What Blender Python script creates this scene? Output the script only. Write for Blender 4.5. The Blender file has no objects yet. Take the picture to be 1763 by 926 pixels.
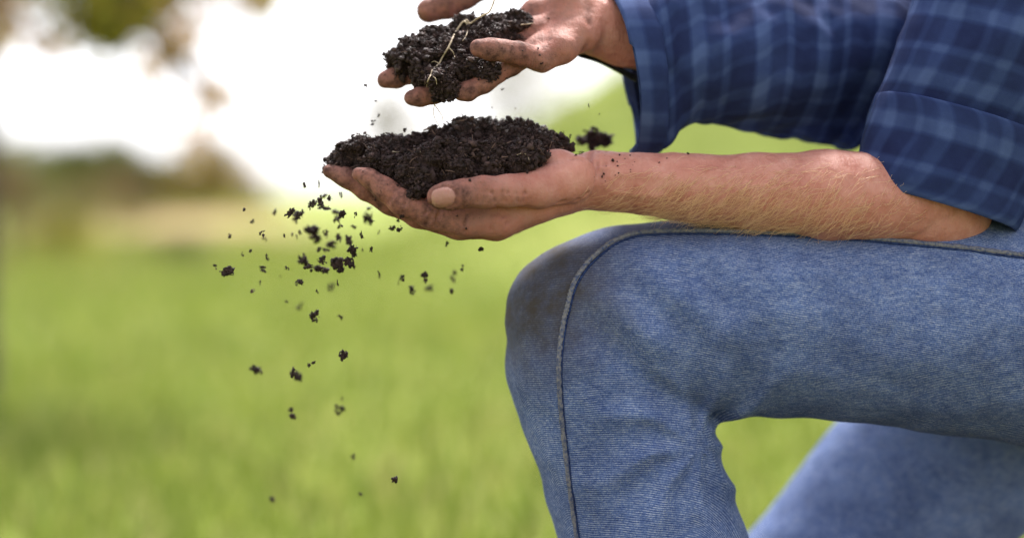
import bpy, math, random
import numpy as np
from mathutils import Vector
from mathutils.bvhtree import BVHTree

random.seed(7)
RNG = np.random.default_rng(7)
scene = bpy.context.scene
COL = scene.collection

# ------------------------------------------------------------------ camera
D, ZC, PITCH, FPX = 1.40, 0.555, math.radians(1.3), 3333.0
cam_d = bpy.data.cameras.new('camera')
cam = bpy.data.objects.new('camera', cam_d)
COL.objects.link(cam)
cam.location = (0, -D, ZC)
cam.rotation_euler = (math.pi / 2 + PITCH, 0, 0)
cam_d.sensor_fit = 'HORIZONTAL'
cam_d.sensor_width = 52.89
cam_d.lens = 100.0
cam_d.shift_x = 281.5 / 1763
cam_d.shift_y = -210.0 / 1763
cam_d.clip_start, cam_d.clip_end = 0.05, 2000
cam_d.dof.use_dof = True
cam_d.dof.focus_distance = 1.395
cam_d.dof.aperture_fstop = 2.8
scene.camera = cam

# ------------------------------------------------------------------ sky, sun, exposure
SUN_EL, SUN_AZ = math.radians(58), math.radians(20)     # azimuth clockwise from +Y
world = bpy.data.worlds.new('World')
scene.world = world
world.use_nodes = True
wn, wl = world.node_tree.nodes, world.node_tree.links
bg = wn['Background']
sky = wn.new('ShaderNodeTexSky')
sky.sky_type = 'NISHITA'
sky.sun_disc = False
sky.sun_elevation, sky.sun_rotation = SUN_EL, SUN_AZ
sky.air_density, sky.dust_density, sky.ozone_density = 1.6, 1.0, 1.0
hs = wn.new('ShaderNodeHueSaturation')
hs.inputs['Saturation'].default_value = 0.12
wl.new(sky.outputs[0], hs.inputs['Color'])
tint = wn.new('ShaderNodeMix')
tint.data_type, tint.blend_type = 'RGBA', 'MULTIPLY'
tint.inputs[0].default_value = 1.0
tint.inputs[7].default_value = (0.965, 0.97, 1.04, 1)
wl.new(hs.outputs[0], tint.inputs[6])
wl.new(tint.outputs[2], bg.inputs['Color'])
bg.inputs['Strength'].default_value = 0.10
sun_d = bpy.data.lights.new('sun', 'SUN')
sun_d.energy, sun_d.angle, sun_d.color = 3.2, math.radians(14), (1.0, 0.965, 0.93)
sun = bpy.data.objects.new('sun', sun_d)
COL.objects.link(sun)
sdir = Vector((math.sin(SUN_AZ) * math.cos(SUN_EL), math.cos(SUN_AZ) * math.cos(SUN_EL), math.sin(SUN_EL)))
sun.rotation_euler = sdir.to_track_quat('Z', 'Y').to_euler()
vs = scene.view_settings
vs.view_transform, vs.look, vs.exposure, vs.gamma = 'Standard', 'None', 1.58, 1.0
vs.use_curve_mapping = False
scene.cycles.use_denoising = True

# ------------------------------------------------------------------ helpers
CT, ST = math.cos(PITCH), math.sin(PITCH)
S = D / FPX                                             # metres to a photo pixel at the focus plane


def P(px, py, y=0.0):
    """world point at depth y (metres) seen at photo pixel px, py"""
    a, b = (px - 600) / FPX, -(py - 253) / FPX
    dx, dy, dz = a, CT - ST * b, ST + CT * b
    t = (y + D) / dy
    return np.array((dx * t, y, ZC + dz * t))


def ray(px, py):
    a, b = (px - 600) / FPX, -(py - 253) / FPX
    return Vector((0, -D, ZC)), Vector((a, CT - ST * b, ST + CT * b)).normalized()


def link(name, me, mats=(), parent=None):
    o = bpy.data.objects.new(name, me)
    COL.objects.link(o)
    for m in (mats if isinstance(mats, (list, tuple)) else [mats]):
        me.materials.append(m)
    if parent:
        o.parent = parent
    return o


def mesh(name, v, f, smooth=True):
    me = bpy.data.meshes.new(name)
    v = np.asarray(v, np.float32)
    if isinstance(f, np.ndarray):
        n, k = f.shape
        me.vertices.add(len(v)); me.vertices.foreach_set('co', v.ravel())
        me.loops.add(n * k); me.loops.foreach_set('vertex_index', f.astype(np.int32).ravel())
        me.polygons.add(n)
        me.polygons.foreach_set('loop_start', np.arange(0, n * k, k, dtype=np.int32))
        me.polygons.foreach_set('loop_total', np.full(n, k, np.int32))
        me.update(calc_edges=True)
    else:
        me.from_pydata([tuple(map(float, q)) for q in v], [], f)
    me.polygons.foreach_set('use_smooth', [smooth] * len(me.polygons))
    me.update()
    return me


def attr(me, name, vals):
    a = me.attributes.new(name, 'FLOAT', 'POINT')
    a.data.foreach_set('value', np.asarray(vals, np.float32))


def tag(o, label=None, cat=None, group=None, kind=None):
    for k, q in (('label', label), ('category', cat), ('group', group), ('kind', kind)):
        if q:
            o[k] = q
    return o


def empty(name, loc=(0, 0, 0)):
    o = bpy.data.objects.new(name, None)
    o.empty_display_size = 0.05
    o.location = loc
    COL.objects.link(o)
    return o


def keep(o, parent):
    """parent without moving: the mesh is in world space, the parent an Empty without rotation"""
    o.parent = parent
    q, off = parent, Vector((0, 0, 0))
    while q:
        off += q.location
        q = q.parent
    o.location = -off
    return o


# ---- numpy noise
def _hash(i, j, k, seed):
    n = (i * 374761393 + j * 668265263 + k * 2147483647 + seed * 974634777) & 0xFFFFFFFF
    n = ((n ^ (n >> 13)) * 1274126177) & 0xFFFFFFFF
    n = ((n ^ (n >> 16)) * 2246822519) & 0xFFFFFFFF
    return ((n ^ (n >> 15)) & 0xFFFF) / 32767.5 - 1.0


def vnoise(p, seed=0):
    fl = np.floor(p)
    f = p - fl
    i = fl.astype(np.int64)
    u = f * f * (3 - 2 * f)
    r = 0
    for a in (0, 1):
        for b in (0, 1):
            for c in (0, 1):
                w = (u[..., 0] if a else 1 - u[..., 0]) * (u[..., 1] if b else 1 - u[..., 1]) * (u[..., 2] if c else 1 - u[..., 2])
                r = r + w * _hash(i[..., 0] + a, i[..., 1] + b, i[..., 2] + c, seed)
    return r


def fbm(p, size, octaves=3, seed=0):
    r, a = 0, 1.0
    q = np.asarray(p) / size
    for o in range(octaves):
        r = r + a * vnoise(q * 2 ** o + 17.3 * o, seed + o)
        a *= 0.5
    return r


# ---- signed distance field on a grid, meshed with surface nets
class Field:
    def __init__(s, lo, hi, h):
        s.lo, s.h = np.asarray(lo, float), h
        s.n = np.ceil((np.asarray(hi) - s.lo) / h).astype(int) + 1
        s.ax = [s.lo[i] + h * np.arange(s.n[i]) for i in range(3)]
        s.d = np.full(s.n, 0.05, np.float32)
        s.log = []

    def like(s):
        o = Field.__new__(Field)
        o.lo, o.h, o.n, o.ax = s.lo, s.h, s.n, s.ax
        o.d = np.full(s.n, 0.05, np.float32)
        return o

    def box(s, lo, hi):
        sl = tuple(slice(max(0, int((lo[i] - s.lo[i]) / s.h)), max(0, min(s.n[i], int((hi[i] - s.lo[i]) / s.h) + 2))) for i in range(3))
        g = np.meshgrid(*[s.ax[i][sl[i]] for i in range(3)], indexing='ij')
        return sl, g

    @staticmethod
    def smin(a, b, k):
        if k <= 0:
            return np.minimum(a, b)
        h = np.maximum(k - np.abs(a - b), 0) / k
        return np.minimum(a, b) - h * h * k * 0.25

    def cone(s, a, b, ra, rb, k=0.0, flat=None):
        a, b = np.asarray(a, float), np.asarray(b, float)
        m = max(ra, rb) * (max(1, flat[1]) if flat else 1) + k + 0.012
        sl, (X, Y, Z) = s.box(np.minimum(a, b) - m, np.maximum(a, b) + m)
        if 0 in X.shape:
            return s
        ab = b - a
        L2 = max(ab @ ab, 1e-12)
        t = np.clip(((X - a[0]) * ab[0] + (Y - a[1]) * ab[1] + (Z - a[2]) * ab[2]) / L2, 0, 1)
        ox, oy, oz = X - a[0] - t * ab[0], Y - a[1] - t * ab[1], Z - a[2] - t * ab[2]
        if flat:
            n, sc = np.asarray(flat[0], float), flat[1]
            c = ox * n[0] + oy * n[1] + oz * n[2]
            g = c * (1 / sc - 1)
            ox, oy, oz = ox + g * n[0], oy + g * n[1], oz + g * n[2]
        dd = np.sqrt(ox * ox + oy * oy + oz * oz) - (ra + (rb - ra) * t)
        s.d[sl] = s.smin(s.d[sl], dd.astype(np.float32), k)
        return s

    def chain(s, pts, k=0.003, flat=None):
        for (a, ra), (b, rb) in zip(pts, pts[1:]):
            s.cone(a, b, ra, rb, k, flat)
        return s

    def ball(s, c, r, k=0.0, flat=None):
        return s.cone(c, np.asarray(c) + 1e-5, r, r, k, flat)

    def merge(s, o, k):
        s.d = s.smin(s.d, o.d, k)
        return s

    def groove(s, pts, depth, w):
        """a crease (depth > 0) or ridge (depth < 0) along a polyline"""
        if 0 < depth and w < 0.0017:
            depth, w = depth * 2.1, w * 1.4
        s.log.append((pts, depth, w))
        for a, b in zip(pts, pts[1:]):
            a, b = np.asarray(a, float), np.asarray(b, float)
            m = 3 * w + 0.001
            sl, (X, Y, Z) = s.box(np.minimum(a, b) - m, np.maximum(a, b) + m)
            if 0 in X.shape:
                continue
            ab = b - a
            t = np.clip(((X - a[0]) * ab[0] + (Y - a[1]) * ab[1] + (Z - a[2]) * ab[2]) / max(ab @ ab, 1e-12), 0, 1)
            q = (X - a[0] - t * ab[0]) ** 2 + (Y - a[1] - t * ab[1]) ** 2 + (Z - a[2] - t * ab[2]) ** 2
            s.d[sl] += (depth * np.exp(-q / (w * w))).astype(np.float32)
        return s

    def crease_mask(s, v):
        out = np.zeros(len(v))
        for pts, depth, w in s.log:
            for a, b in zip(pts, pts[1:]):
                a, b = np.asarray(a, float), np.asarray(b, float)
                ab = b - a
                t = np.clip((v - a) @ ab / max(ab @ ab, 1e-12), 0, 1)
                q = ((v - a - t[:, None] * ab) ** 2).sum(1)
                out = np.maximum(out, min(1, depth / 0.0008) * np.exp(-q / (0.8 * w) ** 2))
        return out

    def near(s, band):
        idx = np.argwhere(np.abs(s.d) < band)
        return idx, s.lo + idx * s.h

    def displace(s, fn, band=0.012):
        idx, p = s.near(band)
        s.d[idx[:, 0], idx[:, 1], idx[:, 2]] += fn(p).astype(np.float32)
        return s

    def mesh(s):
        d = s.d
        ins = d < 0
        nx, ny, nz = d.shape
        cnt8 = sum(ins[a:nx - 1 + a, b:ny - 1 + b, c:nz - 1 + c].astype(np.int8) for a in (0, 1) for b in (0, 1) for c in (0, 1))
        act = (cnt8 > 0) & (cnt8 < 8)
        cells = np.argwhere(act)
        idx = np.full(act.shape, -1, np.int64)
        idx[act] = np.arange(len(cells))
        acc = np.zeros((len(cells), 3))
        num = np.zeros(len(cells))
        cor = [np.array((a, b, c)) for a in (0, 1) for b in (0, 1) for c in (0, 1)]
        val = [d[cells[:, 0] + q[0], cells[:, 1] + q[1], cells[:, 2] + q[2]] for q in cor]
        for i in range(8):
            for j in range(i + 1, 8):
                if np.abs(cor[i] - cor[j]).sum() != 1:
                    continue
                m = (val[i] < 0) != (val[j] < 0)
                t = np.where(m, val[i] / np.where(m, val[i] - val[j], 1), 0)
                acc += m[:, None] * (cor[i] + t[:, None] * (cor[j] - cor[i]))
                num += m
        v = s.lo + s.h * (cells + acc / num[:, None])
        quads = []
        for ax in range(3):
            u, w = (ax + 1) % 3, (ax + 2) % 3
            s0 = [slice(1, n - 1) for n in d.shape]
            s1 = list(s0)
            s0[ax], s1[ax] = slice(0, d.shape[ax] - 1), slice(1, d.shape[ax])
            A, B = ins[tuple(s0)], ins[tuple(s1)]
            for flip, m in ((0, A & ~B), (1, ~A & B)):
                e = np.argwhere(m)
                if not len(e):
                    continue
                e[:, u] += 1
                e[:, w] += 1
                c = []
                for du, dw in ((-1, -1), (0, -1), (0, 0), (-1, 0)):
                    q = e.copy()
                    q[:, u] += du
                    q[:, w] += dw
                    c.append(idx[q[:, 0], q[:, 1], q[:, 2]])
                c = np.stack(c, 1)
                quads.append(c[:, ::-1] if flip else c)
        return v, np.concatenate(quads)


def taubin(v, f, n=3):
    """light smoothing of the stair steps"""
    e = np.concatenate([f[:, [i, (i + 1) % 4]] for i in range(4)])
    deg = np.bincount(e.ravel(), minlength=len(v)).astype(float)
    for it in range(n):
        for lam in (0.5, -0.52):
            s = np.zeros_like(v)
            for c in range(3):
                s[:, c] = np.bincount(e[:, 0], v[e[:, 1], c], len(v)) + np.bincount(e[:, 1], v[e[:, 0], c], len(v))
            v = v + lam * (s / deg[:, None] - v)
    return v


def tube(pts, radii, seg=6):
    """verts and faces of a round tube along a polyline"""
    pts = np.asarray(pts, float)
    n = len(pts)
    tan = np.gradient(pts, axis=0)
    tan /= np.linalg.norm(tan, axis=1)[:, None] + 1e-12
    ref = np.array((0.31, 0.77, 0.55))
    V, F = [], []
    for i in range(n):
        u = np.cross(tan[i], ref); u /= np.linalg.norm(u) + 1e-12
        w = np.cross(tan[i], u)
        for j in range(seg):
            a = 2 * math.pi * j / seg
            V.append(pts[i] + radii[i] * (math.cos(a) * u + math.sin(a) * w))
    for i in range(n - 1):
        for j in range(seg):
            F.append((i * seg + j, i * seg + (j + 1) % seg, (i + 1) * seg + (j + 1) % seg, (i + 1) * seg + j))
    F.append(tuple(range(seg))[::-1])
    F.append(tuple((n - 1) * seg + j for j in range(seg)))
    return V, F


def spline(pts, n):
    """Catmull-Rom through points (any dimension)"""
    p = np.asarray(pts, float)
    p = np.vstack([2 * p[0] - p[1], p, 2 * p[-1] - p[-2]])
    out = []
    m = len(p) - 3
    for q in np.linspace(0, m, n):
        i = min(int(q), m - 1)
        t = q - i
        a, b, c, d = p[i:i + 4]
        out.append(0.5 * (2 * b + (c - a) * t + (2 * a - 5 * b + 4 * c - d) * t * t + (3 * b - a - 3 * c + d) * t ** 3))
    return np.array(out)


# ------------------------------------------------------------------ materials
class Mat:
    def __init__(s, name, rough=0.6, spec=0.4):
        s.m = bpy.data.materials.new(name)
        s.m.use_nodes = True
        s.n, s.l = s.m.node_tree.nodes, s.m.node_tree.links
        s.b = s.n['Principled BSDF']
        s.b.inputs['Roughness'].default_value = rough
        s.b.inputs['Specular IOR Level'].default_value = spec

    def new(s, t, **kw):
        o = s.n.new(t)
        for k, q in kw.items():
            if hasattr(o, k):
                setattr(o, k, q)
            else:
                o.inputs[k.replace('_', ' ')].default_value = q
        return o

    def co(s, which='Object'):
        return s.n.new('ShaderNodeTexCoord').outputs[which]

    def noise(s, scale, detail=3, rough=0.55, co=None, out=0):
        o = s.new('ShaderNodeTexNoise')
        o.inputs['Scale'].default_value = scale
        o.inputs['Detail'].default_value = detail
        o.inputs['Roughness'].default_value = rough
        s.l.new(co or s.co(), o.inputs['Vector'])
        return o.outputs[out]

    def ramp(s, src, stops):
        r = s.new('ShaderNodeValToRGB')
        e = r.color_ramp.elements
        while len(e) < len(stops):
            e.new(0.5)
        for q, (p, c) in zip(e, stops):
            q.position = p
            q.color = (*c, 1) if len(c) == 3 else c
        s.l.new(src, r.inputs[0])
        return r.outputs[0]

    def math(s, op, a, b=None, clamp=False):
        o = s.new('ShaderNodeMath', operation=op)
        o.use_clamp = clamp
        for i, q in enumerate((a, b)):
            if q is None:
                continue
            if isinstance(q, (int, float)):
                o.inputs[i].default_value = q
            else:
                s.l.new(q, o.inputs[i])
        return o.outputs[0]

    def mix(s, fac, a, b, blend='MIX'):
        o = s.new('ShaderNodeMix', data_type='RGBA', blend_type=blend)
        for i, q in ((0, fac), (6, a), (7, b)):
            if isinstance(q, (int, float)):
                o.inputs[i].default_value = q
            elif isinstance(q, tuple):
                o.inputs[i].default_value = (*q, 1)
            else:
                s.l.new(q, o.inputs[i])
        return o.outputs[2]

    def attr(s, name):
        return s.new('ShaderNodeAttribute', attribute_name=name).outputs['Fac']

    def bump(s, h, strength, dist, prev=None):
        o = s.new('ShaderNodeBump')
        o.inputs['Strength'].default_value = strength
        o.inputs['Distance'].default_value = dist
        s.l.new(h, o.inputs['Height'])
        if prev:
            s.l.new(prev, o.inputs['Normal'])
        return o.outputs[0]

    def done(s, color=None, normal=None, rough=None):
        if color is not None:
            if isinstance(color, tuple):
                s.b.inputs['Base Color'].default_value = (*color, 1)
            else:
                s.l.new(color, s.b.inputs['Base Color'])
        if normal:
            s.l.new(normal, s.b.inputs['Normal'])
        if rough:
            s.l.new(rough, s.b.inputs['Roughness'])
        return s.m


def skin_material():
    m = Mat('skin', 0.48, 0.28)
    co = m.co()
    mott = m.ramp(m.noise(60, 6, 0.72, co), [(0.3, (0.43, 0.155, 0.112)), (0.5, (0.54, 0.235, 0.178)), (0.72, (0.65, 0.335, 0.265))])
    red = m.mix(m.ramp(m.noise(16, 2, 0.5, co), [(0.45, (0, 0, 0)), (0.75, (0.55, 0.55, 0.55))]), mott, (0.56, 0.22, 0.16))
    dn = m.ramp(m.noise(120, 5, 0.7, co), [(0.32, (0.35, 0.35, 0.35)), (0.66, (1, 1, 1))])
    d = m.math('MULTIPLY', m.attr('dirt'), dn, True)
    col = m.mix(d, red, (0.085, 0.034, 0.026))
    speck = m.ramp(m.noise(760, 2, 0.6, co), [(0.66, (0, 0, 0)), (0.72, (1, 1, 1))])
    col = m.mix(m.math('MULTIPLY', speck, m.math('MULTIPLY', m.attr('dirt'), 1.1, True), True), col, (0.03, 0.018, 0.014))
    col = m.mix(m.math('MULTIPLY', m.attr('nail'), 0.7), col, (0.43, 0.225, 0.175))
    vor = m.new('ShaderNodeTexVoronoi', feature='DISTANCE_TO_EDGE')
    vor.inputs['Scale'].default_value = 520
    m.l.new(co, vor.inputs['Vector'])
    st = m.new('ShaderNodeMapping')
    st.inputs['Scale'].default_value = (420, 130, 130)
    m.l.new(co, st.inputs['Vector'])
    nn = m.bump(m.noise(1.0, 3, 0.6, st.outputs[0]), 0.55, 0.0014)
    nn = m.bump(vor.outputs['Distance'], 0.35, 0.0007, nn)
    nn = m.bump(m.noise(85, 4, 0.65, co), 0.35, 0.003, nn)
    m.b.inputs['Subsurface Weight'].default_value = 0.10
    m.b.inputs['Subsurface Radius'].default_value = (1.0, 0.35, 0.2)
    m.b.inputs['Subsurface Scale'].default_value = 0.004
    r = m.ramp(d, [(0, (0.56,) * 3), (1, (0.8,) * 3)])
    r = m.mix(m.math('MULTIPLY', m.attr('nail'), 0.8), r, (0.3, 0.3, 0.3))
    return m.done(col, nn, r)


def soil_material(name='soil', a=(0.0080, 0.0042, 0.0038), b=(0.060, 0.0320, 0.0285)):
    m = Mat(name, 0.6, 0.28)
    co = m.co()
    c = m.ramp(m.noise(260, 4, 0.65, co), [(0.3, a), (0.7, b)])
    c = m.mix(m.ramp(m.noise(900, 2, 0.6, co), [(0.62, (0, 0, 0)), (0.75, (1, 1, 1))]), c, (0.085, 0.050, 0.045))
    nn = m.bump(m.noise(600, 5, 0.7, co), 0.8, 0.0015)
    return m.done(c, nn, m.ramp(m.noise(350, 3, 0.6, co), [(0.35, (0.45,) * 3), (0.65, (0.9,) * 3)]))


def flat_noise(name, stops, scale, rough=0.7, spec=0.3, bump=None, detail=4):
    m = Mat(name, rough, spec)
    c = m.ramp(m.noise(scale, detail), stops)
    nn = m.bump(m.noise(bump[0], 4, 0.6), bump[1], bump[2]) if bump else None
    return m.done(c, nn)


def leaf_material(name, stops, trans=0.35):
    m = Mat(name, 0.5, 0.3)
    g = m.new('ShaderNodeNewGeometry')
    c = m.ramp(g.outputs['Random Per Island'], stops)
    m.done(c)
    t = m.new('ShaderNodeBsdfTranslucent')
    m.l.new(c, t.inputs[0])
    mx = m.new('ShaderNodeMixShader')
    mx.inputs[0].default_value = trans
    m.l.new(m.b.outputs[0], mx.inputs[1])
    m.l.new(t.outputs[0], mx.inputs[2])
    m.l.new(mx.outputs[0], m.n['Material Output'].inputs[0])
    return m.m


def denim_material():
    m = Mat('denim', 0.85, 0.15)
    uv = m.new('ShaderNodeAttribute', attribute_name='weave').outputs['Vector']
    co = m.co()
    sep = m.new('ShaderNodeSeparateXYZ')
    m.l.new(uv, sep.inputs[0])
    wob = m.math('MULTIPLY', m.noise(40, 3, 0.6, co), 0.0022)
    ph = m.math('ADD', m.math('ADD', sep.outputs[0], m.math('MULTIPLY', sep.outputs[1], 0.16)), wob)
    brk = m.ramp(m.noise(160, 3, 0.7, co), [(0.35, (0.15,) * 3), (0.6, (0.5,) * 3)])
    w = m.math('ADD', m.math('MULTIPLY', m.math('SINE', m.math('MULTIPLY', ph, 2 * math.pi / 0.0016)), brk), 0.5)
    nz = m.noise(700, 3, 0.8, co)
    mp = m.new('ShaderNodeMapping')
    mp.inputs['Scale'].default_value = (130, 420, 420)
    mp.inputs['Rotation'].default_value = (0, math.radians(38), 0)
    m.l.new(co, mp.inputs['Vector'])
    slub = m.noise(1.0, 3, 0.7, mp.outputs[0])
    w2 = m.math('ADD', m.math('MULTIPLY', w, 0.24), m.math('ADD', m.math('MULTIPLY', nz, 0.45), m.math('MULTIPLY', slub, 0.30)))
    c = m.ramp(w2, [(0.34, (0.028, 0.055, 0.175)), (0.52, (0.130, 0.185, 0.36)), (0.70, (0.48, 0.51, 0.60))])
    fade = m.ramp(m.noise(26, 4, 0.65, co), [(0.3, (0.6, 0.62, 0.7)), (0.7, (1.1, 1.1, 1.1))])
    c = m.mix(1.0, c, fade, 'MULTIPLY')
    d = m.math('MULTIPLY', m.attr('dirt'), m.ramp(m.noise(50, 5, 0.7, co), [(0.3, (0.6,) * 3), (0.65, (1,) * 3)]), True)
    c = m.mix(d, c, (0.060, 0.050, 0.045))
    nn = m.bump(w2, 0.5, 0.0008)
    return m.done(c, nn)


def plaid_material():
    m = Mat('plaid_cotton', 0.85, 0.15)
    sep = m.new('ShaderNodeSeparateXYZ')
    m.l.new(m.co('UV'), sep.inputs[0])

    def band(src, period, off):
        f = m.math('FRACT', m.math('ADD', m.math('DIVIDE', src, period), off))
        return m.ramp(f, [(0.0, (0.1,) * 3), (0.12, (0.15,) * 3), (0.20, (0.8,) * 3), (0.36, (0.75,) * 3), (0.44, (0.3,) * 3),
                          (0.62, (0.25,) * 3), (0.68, (0.6,) * 3), (0.74, (0.55,) * 3), (0.80, (0.1,) * 3)])
    a, b = band(sep.outputs[0], 0.052, 0.15), band(sep.outputs[1], 0.046, 0.3)
    s = m.math('ADD', m.math('MULTIPLY', a, 0.55), m.math('MULTIPLY', b, 0.35))
    s = m.math('ADD', s, m.math('MULTIPLY', m.math('SUBTRACT', m.noise(60, 4, 0.6), 0.5), 0.35))
    c = m.ramp(s, [(0.05, (0.012, 0.018, 0.068)), (0.4, (0.028, 0.046, 0.138)), (0.85, (0.080, 0.120, 0.27))])
    nn = m.bump(m.noise(1500, 2, 0.6), 0.3, 0.0006)
    return m.done(c, nn)


M = {
    'skin': skin_material(), 'soil': soil_material(), 'denim': denim_material(), 'plaid': plaid_material(),
    'soil_lit': soil_material('pale_lit_soil', (0.026, 0.014, 0.013), (0.13, 0.075, 0.066)),  # paler copy of the soil for painted lit specks and one brownish clod
    'shaded_cloth': flat_noise('shaded_cuff', [(0.3, (0.006, 0.006, 0.008)), (0.7, (0.015, 0.015, 0.018))], 200, 0.9, 0.1),
    'root': flat_noise('root', [(0.3, (0.30, 0.21, 0.13)), (0.7, (0.62, 0.50, 0.35))], 300, 0.6, 0.3, (800, 0.4, 0.0005)),
    'fibre': flat_noise('fibre', [(0.3, (0.07, 0.04, 0.03)), (0.7, (0.22, 0.13, 0.10))], 60, 0.7, 0.3),
    'chip': flat_noise('chip', [(0.3, (0.02, 0.014, 0.012)), (0.7, (0.07, 0.048, 0.04))], 300, 0.6, 0.4, (700, 0.7, 0.001)),
    'seam': flat_noise('seam_thread', [(0.35, (0.07, 0.09, 0.17)), (0.6, (0.22, 0.21, 0.22))], 420, 0.9, 0.1, (900, 0.8, 0.001)),
    'seam_shade': flat_noise('seam_shade_navy', [(0.35, (0.012, 0.02, 0.07)), (0.6, (0.03, 0.05, 0.13))], 420, 0.9, 0.1),
    'hair': flat_noise('brown_hair', [(0.3, (0.04, 0.02, 0.01)), (0.7, (0.12, 0.07, 0.035))], 300, 0.5, 0.4, (500, 1, 0.002)),
    'leather': flat_noise('boot_leather', [(0.3, (0.05, 0.03, 0.018)), (0.7, (0.11, 0.07, 0.04))], 40, 0.6, 0.4, (200, 0.4, 0.002)),
    'rubber': flat_noise('sole_rubber', [(0.3, (0.015, 0.014, 0.013)), (0.7, (0.03, 0.028, 0.026))], 80, 0.8, 0.3),
    'bark': flat_noise('bark', [(0.3, (0.05, 0.038, 0.028)), (0.7, (0.14, 0.11, 0.085))], 12, 0.9, 0.2, (30, 0.8, 0.02)),
    'button': flat_noise('button', [(0.3, (0.25, 0.27, 0.3)), (0.7, (0.4, 0.42, 0.45))], 200, 0.3, 0.5),
}
_h = Mat('arm_hair', 0.4, 0.4)
M['arm_hair'] = _h.done((0.88, 0.58, 0.32))

# ------------------------------------------------------------------ ground
PXM = 1 / FPX


def gpos(px, dist):
    """ground x at photo column px for a distance from the camera"""
    return (px - 600) * PXM * dist


def sstep(a, b, x):
    t = np.clip((x - a) / (b - a), 0, 1)
    return t * t * (3 - 2 * t)


def ground_z(x, y):
    """gently uneven meadow with a grassy bank to the right"""
    x, y = np.asarray(x, float), np.asarray(y, float)
    rise = sstep(-0.1, 3.5, x - 0.02 * (y - 11)) * sstep(8.5, 12.5, y) * (1.95 + 0.16 * np.sin(x * 4.1) + 0.1 * np.sin(x * 9.3 + y))
    bump = 0.02 * np.sin(x * 1.7 + 0.6) * np.cos(y * 1.3) + 0.03 * np.sin(0.35 * x + 2) * np.sin(0.27 * y)
    near = np.clip((np.hypot(x - 0.3, y - 0.1) - 1.0) / 1.5, 0, 1)
    far = np.clip((y - 60) / 60, 0, 1)
    return rise + bump * near * (1 - far)


def axis(fine_lo, fine_hi, step, far, neg):
    a = list(np.arange(fine_lo, fine_hi, step))
    q, s = fine_hi, step
    while q < far:
        a.append(q); s *= 1.25; q += s
    a.append(far)
    q, s = fine_lo - step, step
    b = []
    while q > neg:
        b.append(q); s *= 1.25; q -= s
    b.append(neg)
    return np.array(b[::-1] + a)


gx, gy = axis(-6, 9, 0.25, 900, -900), axis(-3, 26, 0.25, 1500, -60)
GX, GY = np.meshgrid(gx, gy, indexing='ij')
gv = np.stack([GX, GY, ground_z(GX, GY)], -1).reshape(-1, 3)
ii = np.arange(len(gx) * len(gy)).reshape(len(gx), len(gy))
gf = np.stack([ii[:-1, :-1], ii[1:, :-1], ii[1:, 1:], ii[:-1, 1:]], -1).reshape(-1, 4)
gm = Mat('meadow', 0.9, 0.1)
gco = gm.co()
gc = gm.ramp(gm.noise(0.55, 5, 0.6, gco), [(0.30, (0.13, 0.160, 0.030)), (0.5, (0.20, 0.242, 0.044)), (0.7, (0.30, 0.315, 0.085))])
gfine = gm.ramp(gm.noise(30, 3, 0.7, gco), [(0.3, (0.65,) * 3), (0.7, (1.25,) * 3)])
gc = gm.mix(1.0, gc, gfine, 'MULTIPLY')


def patch(c, center, rx, ry, colour, amount):
    """a patch of bare or dry ground with a ragged edge"""
    mp = gm.new('ShaderNodeMapping', vector_type='TEXTURE')
    mp.inputs['Location'].default_value = (center[0], center[1], 0)
    mp.inputs['Scale'].default_value = (rx, ry, 50)
    gm.l.new(gco, mp.inputs['Vector'])
    ln = gm.new('ShaderNodeVectorMath', operation='LENGTH')
    gm.l.new(mp.outputs[0], ln.inputs[0])
    r = gm.math('ADD', ln.outputs['Value'], gm.math('MULTIPLY', gm.math('SUBTRACT', gm.noise(0.8, 4, 0.6, gco), 0.5), 0.9))
    f = gm.ramp(r, [(0.35 if amount < 0.9 else 0.6, (amount,) * 3), (1.0, (0, 0, 0))])
    return gm.mix(f, c, colour)


gc = patch(gc, (gpos(320, 34), 33), 2.6, 14, (0.34, 0.20, 0.12), 0.85)
gc = patch(gc, (gpos(120, 13), 11.5), 0.9, 2.2, (0.24, 0.20, 0.05), 0.7)
gc = patch(gc, (gpos(420, 15), 14), 0.35, 2.5, (0.32, 0.27, 0.09), 0.7)
gc = patch(gc, (gpos(470, 24), 23), 1.1, 5, (0.25, 0.18, 0.09), 0.7)
gc = patch(gc, (gpos(60, 14), 13), 1.5, 6, (0.16, 0.165, 0.04), 0.65)
gc = patch(gc, (gpos(170, 21), 20), 2.3, 10, (0.21, 0.175, 0.065), 0.7)
gc = patch(gc, (gpos(330, 13), 11.8), 0.7, 2.5, (0.155, 0.18, 0.05), 0.6)
gc = patch(gc, (gpos(90, 19), 17), 0.75, 3.0, (0.26, 0.24, 0.03), 0.9)
gc = patch(gc, (gpos(-10, 17), 16), 0.4, 3.0, (0.13, 0.10, 0.03), 0.8)
gc = patch(gc, (0.35, -0.25), 1.9, 1.7, (0.030, 0.019, 0.014), 0.95)  # unseen dark soil round the person, added to cut green bounce from below
ground = link('ground', mesh('ground', gv, gf), gm.done(gc))
tag(ground, kind='structure')

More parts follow.
